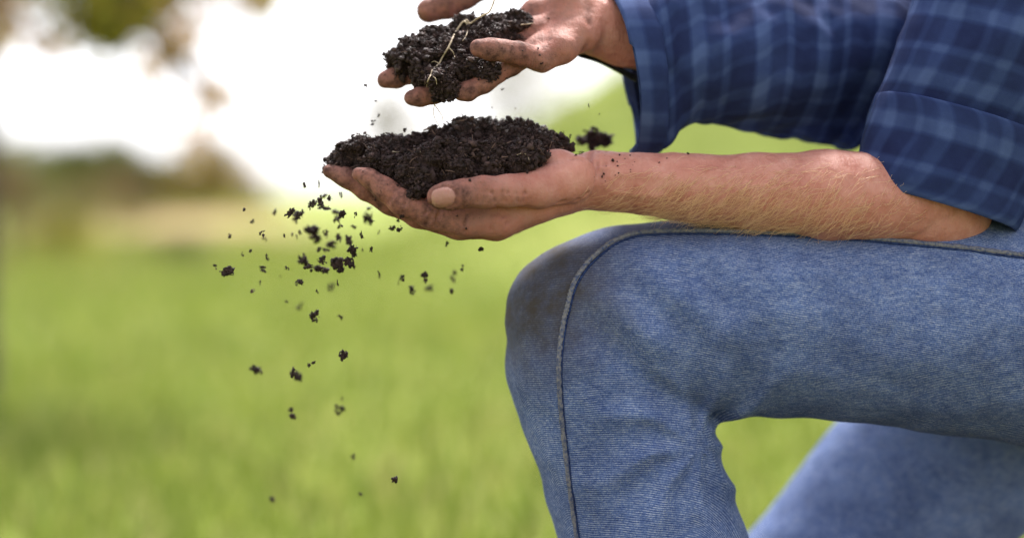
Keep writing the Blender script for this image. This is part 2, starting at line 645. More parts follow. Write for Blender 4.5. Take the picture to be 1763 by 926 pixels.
# grass blades, thickest where the bank and the near meadow stand
M['grass'] = leaf_material('grass_blade', [(0.0, (0.10, 0.14, 0.02)), (0.45, (0.19, 0.25, 0.035)), (0.8, (0.28, 0.32, 0.065)), (1.0, (0.40, 0.35, 0.14))], 0.4)
n = 60000
d = 1.6 + (24 - 1.6) * RNG.random(n) ** 1.3
px = RNG.uniform(-150, 2000, n)
bx, by = (px - 600) * PXM * d, d - D
keepm = ((bx - 0.35) / 1.8) ** 2 + ((by + 0.25) / 1.6) ** 2 > 1 + 0.15 * np.sin(bx * 9)
bx, by, d = bx[keepm], by[keepm], d[keepm]
n = len(bx)
bz = ground_z(bx, by) - 0.004
h = RNG.uniform(0.03, 0.10, n)
an = RNG.uniform(0, 2 * math.pi, n)
w = RNG.uniform(0.002, 0.0045, n) * (1 + d / 12)
lean = RNG.uniform(0.1, 0.7, n) * h
la = RNG.uniform(0, 2 * math.pi, n)
base = np.stack([bx, by, bz], 1)
side = np.stack([np.cos(an), np.sin(an), 0 * an], 1) * w[:, None]
ln_ = np.stack([np.cos(la) * lean, np.sin(la) * lean, h], 1)
mid = base + ln_ * np.array((0.35, 0.35, 0.6))
V = np.stack([base - side, base + side, mid + side * 0.7, base + ln_, mid - side * 0.7], 1).reshape(-1, 3)
o = np.arange(n)[:, None] * 5
F = np.concatenate([o + np.array((0, 1, 2, 4))])
F3 = np.concatenate([o + np.array((4, 2, 3, 3))])
me = mesh('grass', V, [tuple(q) for q in F.tolist()] + [tuple(q[:3]) for q in F3.tolist()])
tag(link('grass', me, M['grass']), 'short lime green meadow grass spread over the field', 'grass', kind='stuff')


# ------------------------------------------------------------------ trees and shrubs
def leaves(points, size, spread, seed=0):
    """diamond leaves round given points"""
    r = np.random.default_rng(seed)
    n = len(points)
    c = points + r.normal(0, 1, (n, 3)) * spread
    a = r.normal(0, 1, (n, 3)); a /= np.linalg.norm(a, axis=1)[:, None]
    b = np.cross(a, r.normal(0, 1, (n, 3))); b /= np.linalg.norm(b, axis=1)[:, None]
    nn = np.cross(a, b)
    s = size * r.uniform(0.6, 1.3, (n, 1))
    V = np.stack([c - a * s, c + b * s * 0.45 + nn * s * 0.12, c + a * s, c - b * s * 0.45 + nn * s * 0.12], 1).reshape(-1, 3)
    F = np.arange(n * 4).reshape(n, 4)
    return V, F


def branch_mesh(name, lines, mat, parent):
    V, F = [], []
    for pts, r0, r1 in lines:
        q = spline(pts, 4 * len(pts))
        v, f = tube(q, np.linspace(r0, r1, len(q)), 7)
        o = len(V)
        V += v
        F += [tuple(i + o for i in g) for g in f]
    return keep(link(name, mesh(name, V, F), mat), parent)


LM = {
    'olive': leaf_material('olive_leaf', [(0, (0.11, 0.11, 0.014)), (0.6, (0.20, 0.18, 0.022)), (1, (0.36, 0.27, 0.04))], 0.5),
    'autumn': leaf_material('autumn_leaf', [(0, (0.36, 0.20, 0.11)), (0.5, (0.48, 0.33, 0.14)), (1, (0.55, 0.29, 0.21))]),
    'hedge': leaf_material('hedge_leaf', [(0, (0.075, 0.095, 0.02)), (0.6, (0.13, 0.15, 0.03)), (1, (0.21, 0.19, 0.04))], 0.3),
    'gold': leaf_material('gold_leaf', [(0, (0.20, 0.15, 0.03)), (0.6, (0.30, 0.21, 0.04)), (1, (0.36, 0.25, 0.07))]),
    'brown': leaf_material('brown_leaf', [(0, (0.11, 0.07, 0.03)), (0.6, (0.17, 0.11, 0.04)), (1, (0.22, 0.13, 0.06))]),
    'mixed': leaf_material('mixed_leaf', [(0, (0.10, 0.10, 0.025)), (0.5, (0.17, 0.15, 0.04)), (1, (0.24, 0.15, 0.06))]),
    'yellow': leaf_material('yellow_leaf', [(0, (0.20, 0.19, 0.02)), (1, (0.32, 0.28, 0.03))]),
    'pale': leaf_material('pale_leaf', [(0, (0.26, 0.23, 0.18)), (1, (0.42, 0.39, 0.32))]),
    'lime': leaf_material('lime_leaf', [(0, (0.12, 0.19, 0.02)), (0.6, (0.18, 0.26, 0.03)), (1, (0.26, 0.31, 0.05))]),
}


def Q(px, py, dist):
    return P(px, py, dist - D)


# overhanging tree, top left; its trunk stands left of the picture
dt = 4.6
tr = empty('overhanging_tree', (Q(-50, 300, dt)[0], dt - D, 0))
tag(tr, 'tree with olive and yellow autumn leaves on boughs reaching over the meadow', 'tree')
tb = np.array((tr.location.x, tr.location.y, -0.03))
top = Q(-60, -420, dt)
branch_mesh('trunk', [([tb, Q(-54, 500, dt), Q(-42, 100, dt), top, Q(-30, -900, dt + 0.1)], 0.075, 0.03)], M['bark'], tr)
bough = [
    ([Q(-46, 60, dt), Q(60, -40, dt), Q(190, 10, dt), Q(290, 85, dt), Q(385, 190, dt)], 0.032, 0.016),
    ([Q(190, 10, dt), Q(300, -20, dt), Q(440, 15, dt)], 0.014, 0.006),
    ([Q(-60, -100, dt), Q(150, -190, dt), Q(420, -120, dt)], 0.024, 0.006),
    ([Q(-46, 120, dt), Q(20, 40, dt), Q(90, 90, dt)], 0.014, 0.005),
    ([Q(285, 80, dt), Q(300, 160, dt), Q(280, 240, dt)], 0.007, 0.003),
    ([Q(-55, -300, dt), Q(200, -420, dt), Q(520, -330, dt)], 0.024, 0.006),
]
branch_mesh('bough', bough, M['bark'], tr)


def cluster(cx, cy, rpx, n, dist, seed, dsp=0.15):
    r = np.random.default_rng(seed)
    q = r.normal(0, 1, (n, 2)) * rpx * 0.5
    return np.array([Q(cx + a, cy + b, dist + r.normal(0, dsp)) for a, b in q])


pts = np.vstack([cluster(195, 22, 68, 420, dt, 1), cluster(190, -80, 110, 300, dt, 2), cluster(20, -90, 120, 240, dt, 3),
                 cluster(330, -150, 150, 260, dt, 4), cluster(250, -380, 220, 500, dt, 5), cluster(150, 62, 25, 20, dt, 25), cluster(255, 5, 40, 60, dt, 26), cluster(440, -15, 45, 60, dt, 27), cluster(90, 5, 50, 40, dt, 28)])
V, F = leaves(pts, 0.028, 0.01, 1)
keep(link('crown', mesh('crown', V, F, False), LM['olive']), tr)
pts = np.vstack([cluster(310, 45, 60, 75, dt, 6), cluster(440, 5, 40, 45, dt, 7), cluster(374, 168, 30, 60, dt, 8), cluster(275, 105, 40, 36, dt, 9),
                 cluster(20, 40, 60, 60, dt, 10), cluster(90, 85, 40, 24, dt, 11), cluster(330, 225, 60, 22, dt, 12), cluster(240, 160, 60, 16, dt, 13),
                 cluster(350, -20, 90, 60, dt, 14)])
V, F = leaves(pts, 0.026, 0.01, 2)
keep(link('autumn_leaves', mesh('autumn_leaves', V, F, False), LM['autumn']), tr)


def shrub(name, px, dist, w, h, mat, label, cat, group, n, size, seed, stem=0.03, crown_lo=0.05):
    x = gpos(px, dist)
    y = dist - D
    z = float(ground_z(x, y))
    t = empty(name, (x, y, z))
    tag(t, label, cat, group)
    r = np.random.default_rng(seed)
    k = 26
    cc = np.stack([r.normal(0, 0.34, k) * w, r.normal(0, 0.3, k) * w, h * (crown_lo + (1 - crown_lo) * r.random(k) ** 0.8)], 1)
    cc[:, :2] *= (1.15 - 0.75 * (cc[:, 2:] / h))
    lines = [([np.array((0, 0, -0.05)), np.array((0.01, 0, h * 0.35)), np.array((0.03 * w, 0, h * 0.85))], stem, stem * 0.3)]
    for q in cc[:9]:
        lines.append(([np.array((0, 0, h * 0.12)), q * np.array((0.5, 0.5, 0.7)), q], stem * 0.5, stem * 0.12))
    Vb, Fb = [], []
    for p_, r0, r1 in lines:
        q = spline(p_, 8)
        v, f = tube(q, np.linspace(r0, r1, 8), 6)
        o = len(Vb)
        Vb += v
        Fb += [tuple(i + o for i in g) for g in f]
    link('trunk' if cat == 'tree' else 'stem', mesh('stem', Vb, Fb), M['bark'], t)
    V, F = leaves(cc[r.integers(0, k, n)], size, 0.13 * np.array((w, w, h * 0.75)) + 0.01, seed + 1)
    V[:, 2] = np.maximum(V[:, 2], 0.0)
    link('crown' if cat == 'tree' else 'foliage', mesh('foliage', V, F, False), LM[mat], t)
    return t


hg = 'dark green shrubs in the hedge across the field'
hl = 'dark green rounded shrub in the hedge across the field'
for i, (px_, hh, ww) in enumerate([(-60, 2.2, 2.4), (5, 1.8, 2.2), (70, 1.35, 2.0), (130, 1.65, 2.0), (190, 1.85, 1.9), (245, 1.35, 1.8), (298, 1.25, 1.6)]):
    shrub('hedge_shrub', px_, 50 + (i % 3), ww, hh, 'hedge', hl, 'shrub', hg, 2200, 0.11, 40 + i)
shrub('golden_shrub', 358, 47, 1.7, 1.75, 'gold', 'golden yellow autumn shrub at the end of the hedge', 'shrub', None, 1800, 0.10, 60)
shrub('low_shrub', 425, 52, 1.4, 0.9, 'gold', 'low yellowish shrub beside the golden shrub at the hedge end', 'shrub', None, 900, 0.09, 61)
shrub('weed_clump', 15, 15, 0.5, 0.72, 'brown', 'brownish olive weed clump standing by the overhanging tree', 'weeds', None, 700, 0.03, 65, 0.008)
shrub('weed_clump', 110, 17, 0.55, 0.32, 'yellow', 'low yellow-green weed clump in the meadow', 'weeds', None, 900, 0.03, 66, 0.008)
shrub('weed_clump', 215, 30, 1.2, 0.72, 'brown', 'low reddish brown weed clump in front of the hedge', 'weeds', None, 900, 0.04, 67, 0.008)
shrub('weed_clump', 300, 16, 0.6, 0.22, 'hedge', 'low dark green weed clump in the open meadow', 'weeds', None, 700, 0.03, 68, 0.008)
shrub('weed_clump', 145, 27, 1.2, 0.62, 'mixed', 'tall mixed olive and brown weed clump between hedge and meadow', 'weeds', None, 1200, 0.04, 70, 0.008)
shrub('weed_clump', 60, 34, 1.6, 0.95, 'hedge', 'spreading olive green weed clump below the dark hedge', 'weeds', None, 1200, 0.05, 69, 0.008)
shrub('bare_tree', 905, 26, 1.7, 1.25, 'pale', 'thin pale tree behind the grassy bank, nearly bare', 'tree', None, 1500, 0.05, 62, 0.03, 0.02)
shrub('far_tree', 660, 90, 4.0, 5.0, 'pale', 'distant faded tree with sparse pale leaves, beyond the field', 'tree', None, 1300, 0.18, 63, 0.10, 0.3)

# ------------------------------------------------------------------ person
person = empty('person', (0.45, 0.17, 0.0))
tag(person, 'person in blue plaid shirt and jeans crouching with soil in both hands', 'person')


def J(px, py, ycm, rpx):
    return (P(px, py, ycm / 100), rpx * S)


def chain_field(f, pts, k=0.003, flat=None):
    q = f.like()
    q.chain([J(*p) for p in pts], k, flat)
    return q


# ---- left hand, palm up, and bare forearm
lo, hi = P(535, 430, -0.055), P(1680, 190, 0.10)
fl = Field((lo[0], -0.060, lo[2] - 0.01), (hi[0], 0.125, hi[2]), 0.0011)
fore = [(985, 314, 3, 44), (1030, 311, 3, 50), (1070, 314, 3, 49.5), (1110, 317, 3, 51.5), (1160, 321, 3, 56), (1200, 325, 3, 58), (1300, 332, 3.2, 68), (1420, 338, 3.5, 80), (1600, 345, 4, 84)]
YA = (0, 1, 0)
fl.chain([J(*p) for p in fore], 0.006, (YA, 1.22))
for mc, base_ in (((862, 380, 0.3, 28), (975, 328, 1.6, 36)), ((856, 386, 2.2, 27), (975, 326, 2.8, 38)),
                  ((864, 384, 4.2, 26), (978, 324, 4.0, 36)), ((882, 378, 6.0, 24), (982, 322, 5.0, 34))):
    a, b = J(*base_), J(*mc)
    fl.cone(a[0], b[0], a[1], b[1], 0.010)
fl.ball(*J(958, 300, 1.2, 44), 0.012)
fl.ball(*J(945, 312, 5.4, 36), 0.012)
fingers = {
    'index': [(862, 380, 0.3, 27), (800, 385, 0.0, 23), (742, 371, -0.2, 21.5), (690, 347, -0.2, 22), (662, 325, 0.0, 19.5), (636, 307, 0.2, 16), (618, 300, 0.3, 12)],
    'middle': [(856, 386, 2.2, 26), (790, 391, 2.2, 21.5), (720, 371, 2.2, 21), (672, 349, 2.2, 20), (630, 325, 2.2, 18.5), (595, 305, 2.3, 16.5), (567, 295, 2.4, 12)],
    'ring': [(864, 384, 4.2, 25), (795, 391, 4.2, 20), (725, 367, 4.2, 20), (680, 342, 4.3, 18), (640, 317, 4.3, 16), (607, 300, 4.4, 13)],
    'pinky': [(882, 378, 6.0, 22), (830, 383, 6.1, 18), (775, 366, 6.2, 16.5), (735, 344, 6.2, 15), (705, 325, 6.2, 12)],
}
allf = fl.like()
for nm, ch in fingers.items():
    allf.merge(chain_field(fl, ch, 0.004), 0.0006)
fl.merge(allf, 0.006)
wa, wb_ = J(775, 364, 0.4, 14), J(925, 350, 1.0, 28)
fl.cone(wa[0], wb_[0], wa[1], wb_[1], 0.006)
thumb = chain_field(fl, [(985, 308, 0.6, 42), (925, 326, -1.2, 32), (875, 329, -2.2, 26.5), (832, 330.5, -2.7, 26), (800, 333, -2.8, 23.5), (772, 337, -2.9, 23), (756, 339, -2.9, 20.5)], 0.004)
fl.merge(thumb, 0.002)
fl.groove([P(742, 359, -.020), P(790, 358.5, -.022), P(850, 357.5, -.022), P(905, 359, -.019), P(926, 363, -.015)], 0.0016, 0.0022)
for vp in ([(1045, 302), (1090, 296), (1140, 304), (1210, 300), (1300, 310)], [(1060, 335), (1130, 338), (1190, 330), (1280, 345)], [(1025, 285), (1050, 290), (1080, 283)]):
    fl.groove([P(a_, b_, 0.004) for a_, b_ in vp], -0.0009, 0.0032)
# creases: thumb joint, wrist, index joints, palm side
for dx in (-5, 0, 5, 9):
    fl.groove([P(826 + dx, 316, -0.038), P(829 + dx, 330, -0.039), P(826 + dx, 348, -0.037)], 0.0008, 0.0011)
for x0, dpt in ((1014, 0.0011), (1028, 0.0006), (1040, 0.0006)):
    fl.groove([P(x0 + 4, 262, 0.025), P(x0, 285, 0.008), P(x0 - 6, 315, 0.000), P(x0 - 14, 340, 0.004)], dpt, 0.0016)
for x0, y0 in ((684, 348), (692, 352), (640, 312), (744, 372)):
    fl.groove([P(x0 + 9, y0 - 18, -0.010), P(x0, y0, -0.013), P(x0 - 10, y0 + 15, -0.009)], 0.0008, 0.0012)
fl.groove([P(860, 392, -0.012), P(846, 378, -0.013), P(842, 362, -0.012)], 0.0006, 0.0014)
fl.groove([P(934, 296, -0.010), P(955, 292, -0.008), P(985, 291, -0.005)], 0.0007, 0.0013)
fl.groove([P(624, 320, .011), P(652, 344, .010), P(690, 370, .010), P(735, 391, .010), P(792, 409, .011)], 0.0016, 0.0022)
rc = np.random.default_rng(77)


def surf_crease(f, pts, depth, w, y0):
    f.groove([P(a, b, y0 if c is None else c) for a, b, c in pts], depth, w)


for x0 in (846, 868, 875, 889, 903):
    x0 += rc.normal(0, 2)
    ya = np.interp(x0, [780, 832, 875, 925], [-0.0375, -0.038, -0.033, -0.025])
    fl.groove([P(x0 + rc.normal(0, 2), 318, ya + 0.002), P(x0, 332, ya), P(x0 + rc.normal(0, 2), 346, ya + 0.002)], 0.00045, 0.0010)
for x0 in (652, 676, 699, 733, 752, 757, 802, 846):
    yc = np.interp(x0, [636, 662, 690, 742, 800, 862], [307, 325, 347, 371, 385, 380])
    sl_ = np.interp(x0, [640, 690, 760, 860], [0.75, 0.6, 0.3, 0])
    fl.groove([P(x0 + 12 * sl_, yc - 14, -0.0075), P(x0 + rc.normal(0, 2), yc, -0.0100), P(x0 - 12 * sl_, yc + 13, -0.0075)], 0.00055, 0.0010)
for a_, b_ in (((905, 362), (868, 372)), ((900, 366), (872, 384)), ((915, 362), (925, 372)), ((880, 360), (852, 366)), ((940, 330), (975, 338)), ((950, 345), (985, 350))):
    fl.groove([P(*a_, -0.010), P((a_[0] + b_[0]) / 2, (a_[1] + b_[1]) / 2 + 1.5, -0.010), P(*b_, -0.008)], 0.0009, 0.0013)
for _ in range(16):
    x0, y0 = rc.uniform(960, 1015), rc.uniform(268, 345)
    fl.groove([P(x0, y0, -0.003), P(x0 + rc.uniform(-8, 0), y0 + 14, -0.004)], 0.0005, 0.0010)
# thumb nail: a plate with a groove round it
nc, nu, nn_ = P(763, 339, -0.038), np.array((1, 0, 0.06)), np.array((0, -1, 0.12))
nu /= np.linalg.norm(nu); nn_ /= np.linalg.norm(nn_)
nv = np.cross(nn_, nu)


def nail_e(p):
    q = p - nc
    u, v, w_ = q @ nu, q @ nv, q @ nn_
    e = (np.abs(u / (20 * S)) ** 2.6 + np.abs(v / (16.5 * S)) ** 2.6) ** (1 / 2.6)
    return np.where(w_ > -0.010, e, 9.0)


fl.displace(lambda p: 0.0013 * np.exp(-((nail_e(p) - 1.02) / 0.12) ** 2) + np.where(nail_e(p) < 0.95, -0.0002, 0))
fl.displace(lambda p: 0.00035 * fbm(p, 0.010, 3, 3))
vL, qL = fl.mesh()
vL = taubin(vL, qL, 2)
nailL = (nail_e(vL) < 0.97).astype(float)


def tipdist(v, tips):
    return np.min([np.linalg.norm(v - P(*t), axis=1) for t in tips], axis=0)


dirt_shadeL = 0.46 * sstep(0.165, 0.07, vL[:, 0]) + 0.80 * sstep(0.06, 0.0, tipdist(vL, [(556, 292, .024), (610, 298, .003), (735, 340, -.03), (600, 300, .044)]))
dirt_shadeL += 0.35 * np.exp(-(tipdist(vL, [(735, 340, -.03), (745, 325, -.03)]) / 0.009) ** 2)
dirt_shadeL += 0.26 * fl.crease_mask(vL) + 0.10 * sstep(0.17, 0.12, vL[:, 0]) + 0.18 * sstep(0.49, 0.44, vL[:, 2]) * sstep(0.17, 0.1, vL[:, 0]) + 0.25 * sstep(0.010, 0.016, vL[:, 1]) * sstep(0.15, 0.08, vL[:, 0])  # dirt, plus shade painted into creases, underside and rear fingers
ring = np.exp(-((nail_e(vL) - 1.04) / 0.10) ** 2)
dirt_shadeL = np.clip(dirt_shadeL, 0, 1) * np.where(nailL > 0, 0.35, 1)
dirt_shadeL = np.clip(dirt_shadeL + 0.55 * ring, 0, 1)

# ---- right hand, tipped so that the soil slides off, and its forearm inside the sleeve
fr = Field(P(630, 205, -0.03) * np.array((1, 0, 1)) + np.array((0, -0.03, 0)), P(1330, -150, 0.16) * np.array((1, 0, 1)) + np.array((0, 0.17, 0)), 0.0012)
fr.chain([J(*p) for p in [(1000, 46, 5.8, 42), (1035, 46, 6.4, 54), (1080, 56, 7.2, 62), (1200, 76, 9, 66), (1320, 92, 11, 70)]], 0.006, (YA, 0.85))
for mc, base_ in (((932, 103, 2.2, 20), (1000, 62, 4.2, 28)), ((926, 84, 3.6, 23), (1003, 52, 5, 34)),
                  ((922, 54, 5.4, 24), (1003, 40, 6, 36)), ((922, 22, 7.0, 24), (1003, 28, 7, 34))):
    a, b = J(*base_), J(*mc)
    fr.cone(a[0], b[0], a[1], b[1], 0.009)
fr.ball(*J(968, 84, 2.6, 24), 0.010)
fr.ball(*J(980, 8, 6.0, 34), 0.012)
fingR = {
    'index': [(922, 22, 7.0, 23), (850, 72, 6.2, 20), (770, 106, 5.4, 18.5), (712, 126, 5.0, 18), (682, 134, 4.8, 17), (664, 137, 4.7, 15.5)],
    'middle': [(922, 54, 5.4, 23), (860, 106, 3.8, 19), (800, 143, 3.0, 18), (750, 161, 2.6, 17), (724, 167, 2.5, 16), (709, 169, 2.4, 13.5)],
    'ring': [(926, 84, 3.6, 22), (880, 112, 2.2, 18.5), (832, 143, 1.6, 17), (806, 157, 1.4, 16), (794, 161, 1.4, 13.5)],
    'pinky': [(932, 103, 2.2, 22), (893, 93, 1.1, 20), (868, 88, 0.7, 18), (846, 85, 0.5, 18), (824, 83, 0.4, 15.5)],
}
allr = fr.like()
for nm, ch in fingR.items():
    allr.merge(chain_field(fr, ch, 0.004), 0.0005)
fr.merge(allr, 0.005)
fr.merge(chain_field(fr, [(1000, 18, 8, 34), (930, -30, 9.2, 29), (860, -42, 10, 27), (800, -6, 10, 24), (770, 9, 9.9, 24.5), (738, 19, 9.8, 23)], 0.004), 0.005)
for pts_ in ([(905, 80), (918, 92), (934, 112)], [(930, 60), (955, 78), (975, 98)], [(960, 20), (985, 50), (1010, 88)], [(860, 72), (858, 88), (862, 104)], [(866, 72), (864, 88), (868, 104)]):
    fr.groove([P(x_, y_, 0.012 if x_ < 900 else 0.022) for x_, y_ in pts_], 0.0007, 0.003)
fr.groove([P(1018, 10, 0.042), P(1012, 45, 0.036), P(1006, 85, 0.034)], 0.0011, 0.004)
fr.groove([P(782, -12, 0.088), P(783, 12, 0.087), P(779, 30, 0.090)], 0.0010, 0.0016)
fr.displace(lambda p: 0.0005 * fbm(p, 0.010, 3, 8))
vR, qR = fr.mesh()
vR = taubin(vR, qR, 2)
dirtR = 0.80 * sstep(0.205, 0.10, vR[:, 0]) + 0.75 * sstep(0.045, 0.0, tipdist(vR, [(738, 19, .098), (820, 82, .004), (664, 137, .047), (709, 169, .024), (794, 161, .014)]))
dirtR = np.clip(dirtR + 0.22 * sstep(0.20, 0.17, vR[:, 0]) + 0.05 + 0.45 * fr.crease_mask(vR), 0, 1)

# ---- the rest of the body, under the clothes
ELB_L, SH_L = P(1610, 348, 0.04), np.array((0.545, 0.03, 0.90))
ELB_R, SH_R = P(1570, 120, 0.17), np.array((0.575, 0.37, 0.91))
NECK, HEAD = np.array((0.535, 0.20, 0.99)), np.array((0.47, 0.20, 1.12))
HIP_L, HIP_R = np.array((0.62, 0.10, 0.46)), np.array((0.62, 0.28, 0.44))
KN_L, AN_L = P(1055, 556, 0.065), np.array((0.235, 0.065, 0.10))
KN_R, AN_R = np.array((0.31, 0.33, 0.085)), np.array((0.70, 0.33, 0.075))
fb = Field((0.05, -0.10, 0.0), (0.90, 0.52, 1.28), 0.006)
fb.cone(P(1560, 343, 0.04), ELB_L, 0.036, 0.036, 0.02).cone(ELB_L, SH_L, 0.038, 0.050, 0.02)
fb.cone(P(1290, 84, 0.094), ELB_R, 0.029, 0.036, 0.02).cone(ELB_R, SH_R, 0.038, 0.050, 0.02)
fb.cone((0.62, 0.19, 0.48), (0.60, 0.20, 0.80), 0.105, 0.115, 0.04, ((0, 1, 0), 1.35))
fb.cone(SH_L, SH_R, 0.055, 0.055, 0.05)
fb.cone((0.575, 0.20, 0.90), NECK + (-0.01, 0, 0.05), 0.058, 0.052, 0.03)
fb.cone(HIP_L, KN_L, 0.075, 0.055, 0.03).cone(KN_L, AN_L, 0.052, 0.036, 0.02)
fb.cone(HIP_R, KN_R, 0.078, 0.055, 0.03).cone(KN_R, AN_R, 0.052, 0.036, 0.02)
# head facing left, bowed a little towards the hands
fb.ball(HEAD + (0.02, 0, 0.03), 0.088, 0.0, ((0, 1, 0), 0.86))
fb.cone(HEAD + (-0.02, 0, -0.02), HEAD + (-0.055, 0, -0.085), 0.068, 0.036, 0.03, ((0, 1, 0), 0.86))
fb.cone(HEAD + (-0.085, 0, 0.0), HEAD + (-0.112, 0, -0.032), 0.010, 0.014, 0.012)
for s_ in (-1, 1):
    fb.ball(HEAD + (0.015, s_ * 0.078, -0.015), 0.020, 0.004, ((0, 1, 0), 0.5))
    fb.groove([HEAD + (-0.085, s_ * 0.028, 0.004), HEAD + (-0.083, s_ * 0.042, 0.004)], 0.010, 0.012)
fb.groove([HEAD + (-0.092, -0.02, -0.062), HEAD + (-0.094, 0.02, -0.062)], 0.006, 0.008)
vB, qB = fb.mesh()
vB = taubin(vB, qB, 3)

vAll = np.vstack([vL, vR, vB])
qAll = np.vstack([qL, qR + len(vL), qB + len(vL) + len(vR)])
bm_ = mesh('body', vAll, qAll)
attr(bm_, 'dirt', np.concatenate([dirt_shadeL, dirtR, np.zeros(len(vB))]))
attr(bm_, 'nail', np.concatenate([nailL, np.zeros(len(vR) + len(vB))]))
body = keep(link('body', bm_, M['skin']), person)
tag(body, 'bare left forearm and soil-stained hands with palms up')
bvh_body = BVHTree.FromPolygons([tuple(q) for q in vL.tolist()], qL.tolist())
bvh_right = BVHTree.FromPolygons([tuple(q) for q in vR.tolist()], qR.tolist())

# ---- hair on the head and on the forearm
fh = Field(HEAD - 0.14, HEAD + 0.16, 0.005)
fh.ball(HEAD + (0.028, 0, 0.045), 0.094, 0.0, ((0, 1, 0), 0.9)).ball(HEAD + (0.055, 0, -0.01), 0.072, 0.02)
fh.displace(lambda p: 0.006 * fbm(p, 0.025, 3, 11), 0.02)
v, q = fh.mesh()
keep(link('hair', mesh('hair', v, q), M['hair']), person)

hv, hf = [], []
r = np.random.default_rng(21)
cnt = 0
for _ in range(14000):
    if cnt >= 1250:
        break
    hx, hy = r.uniform(1010, 1600), r.uniform(262, 400)
    dens = np.clip((hx - 1010) / 150, 0, 1) * np.clip((hy - 275) / 70, 0.04, 1) * np.clip((1600 - hx) / 250, 0, 1)
    if r.random() > dens:
        continue
    o_, dr = ray(hx, hy)
    hit, nor, _i, _d = bvh_body.ray_cast(o_, dr)
    if hit is None:
        continue
    if nor.dot(dr) > 0:
        nor = -nor
    hit, nor = np.array(hit), np.array(nor)
    L = r.uniform(0.008, 0.021)
    t0 = np.array((-0.75 + r.normal(0, 0.25), -0.1, -0.55 + r.normal(0, 0.35)))
    t0 -= nor * (t0 @ nor)
    t0 /= np.linalg.norm(t0) + 1e-9
    pp = [hit + t0 * L * s_ + nor * (0.0004 + L * (0.42 * s_ - 0.34 * s_ * s_)) + np.array((0, 0, -1)) * L * 0.25 * s_ * s_ * r.uniform(-0.6, 1) for s_ in (0, 0.25, 0.5, 0.75, 1)]
    v, f = tube(pp, [0.00010, 0.00011, 0.00010, 0.00008, 0.00004], 3)
    o = len(hv)
    hv += v
    hf += [tuple(i + o for i in g) for g in f]
    cnt += 1
tag(keep(link('arm_hair', mesh('arm_hair', hv, hf), M['arm_hair']), person), 'fine golden hair along the bare forearm', kind='stuff')


# ---- jeans
fj = Field((0.06, -0.09, 0.03), (0.86, 0.50, 0.66), 0.0032)
YJ = (0, 1, 0)
fj.chain([(KN_L + (0.016, 0, 0.0), 0.0755), (KN_L + (0.10, 0.0, 0.004), 0.0745), (KN_L + (0.25, 0.01, 0.004), 0.083), (HIP_L + (-0.02, 0, -0.02), 0.098)], 0.02)
fj.ball(P(974, 549, 0.060), 0.047, 0.030)
fj.chain([(KN_L + (-0.01, 0, -0.03), 0.071), (KN_L + (0.035, 0, -0.17), 0.069), (AN_L + (0.0, 0, 0.03), 0.056)], 0.004)
fj.chain([(HIP_R, 0.098), (KN_R + (0.02, 0, 0.01), 0.074)], 0.02)
fj.chain([(KN_R, 0.072), (KN_R + (0.18, 0, -0.005), 0.068), (AN_R + (-0.05, 0, 0.0), 0.056)], 0.01)
fj.cone(HIP_L + (0.01, 0.0, 0.02), HIP_R + (0.01, 0, 0.02), 0.108, 0.108, 0.04)
fj.cone((0.63, 0.19, 0.50), (0.635, 0.19, 0.575), 0.125, 0.118, 0.03, (YJ, 1.3))


def wrinkle(p):
    a = 0.0016 * fbm(p * np.array((1, 1, 1.6)), 0.05, 3, 5)
    # folds running down and back from the knee
    k = KN_L
    u = (p[:, 0] - k[0]) * 0.64 + (p[:, 2] - k[2]) * 0.77
    g = np.exp(-((p[:, 0] - k[0] - 0.02) / 0.05) ** 2 - ((p[:, 2] - k[2] - 0.005) / 0.04) ** 2)
    a += -0.0032 * g * np.sin(u * 2 * math.pi / 0.040 + 0.6)
    c_ = np.array((k[0] + 0.055, 0, k[2] - 0.085))             # creases fanning out from the back of the knee
    rr_ = np.hypot(p[:, 0] - c_[0], p[:, 2] - c_[2])
    an_ = np.arctan2(p[:, 2] - c_[2], p[:, 0] - c_[0])
    a += 0.0060 * np.exp(-((rr_ - 0.05) / 0.045) ** 2) * np.abs(np.sin(an_ * 4.5 + 9 * rr_ + 0.8 * np.sin(60 * rr_)))
    return a


fj.displace(wrinkle, 0.02)
vj, qj = fj.mesh()
vj = taubin(vj, qj, 3)
jm = mesh('jeans', vj, qj)
kn = KN_L
knee_front = np.linalg.norm((vj - P(895, 480, 0.03)) * np.array((1.0, 0.55, 1.0)), axis=1)
dj = sstep(0.105, 0.03, knee_front) * 1.0
crest = np.exp(-((vj[:, 2] - (kn[2] + 0.078)) / 0.013) ** 2) * sstep(0.60, 0.10, vj[:, 0]) * 0.9
spot = np.exp(-(np.linalg.norm((vj - P(972, 470, -0.015)) * np.array((1.6, 0.5, 0.9)), axis=1) / 0.014) ** 2) * 0.7
low = sstep(0.30, 0.05, vj[:, 2]) * 0.4
attr(jm, 'dirt', np.clip(np.maximum.reduce([dj, crest, spot]), 0, 1))
wv = jm.attributes.new('weave', 'FLOAT_VECTOR', 'POINT')
th = np.arctan2(vj[:, 1] - 0.07, vj[:, 2] - kn[2])
thw = np.arctan2(vj[:, 2] - kn[2], -(vj[:, 1] - 0.068))
wz = kn[2] + 0.082 * thw
wb = sstep(kn[0] + 0.05, kn[0] + 0.12, vj[:, 0]) * (vj[:, 1] < 0.2)
wcoord = np.stack([wz * wb + vj[:, 2] * (1 - wb) - 0.25 * (vj[:, 0] - kn[0]) * sstep(0.30, 0.12, vj[:, 0]) + 0.6 * np.maximum(0, vj[:, 1] - 0.03), vj[:, 0], vj[:, 1]], 1)
wv.data.foreach_set('vector', wcoord.astype(np.float32).ravel())
jeans = keep(link('jeans', jm, M['denim']), person)
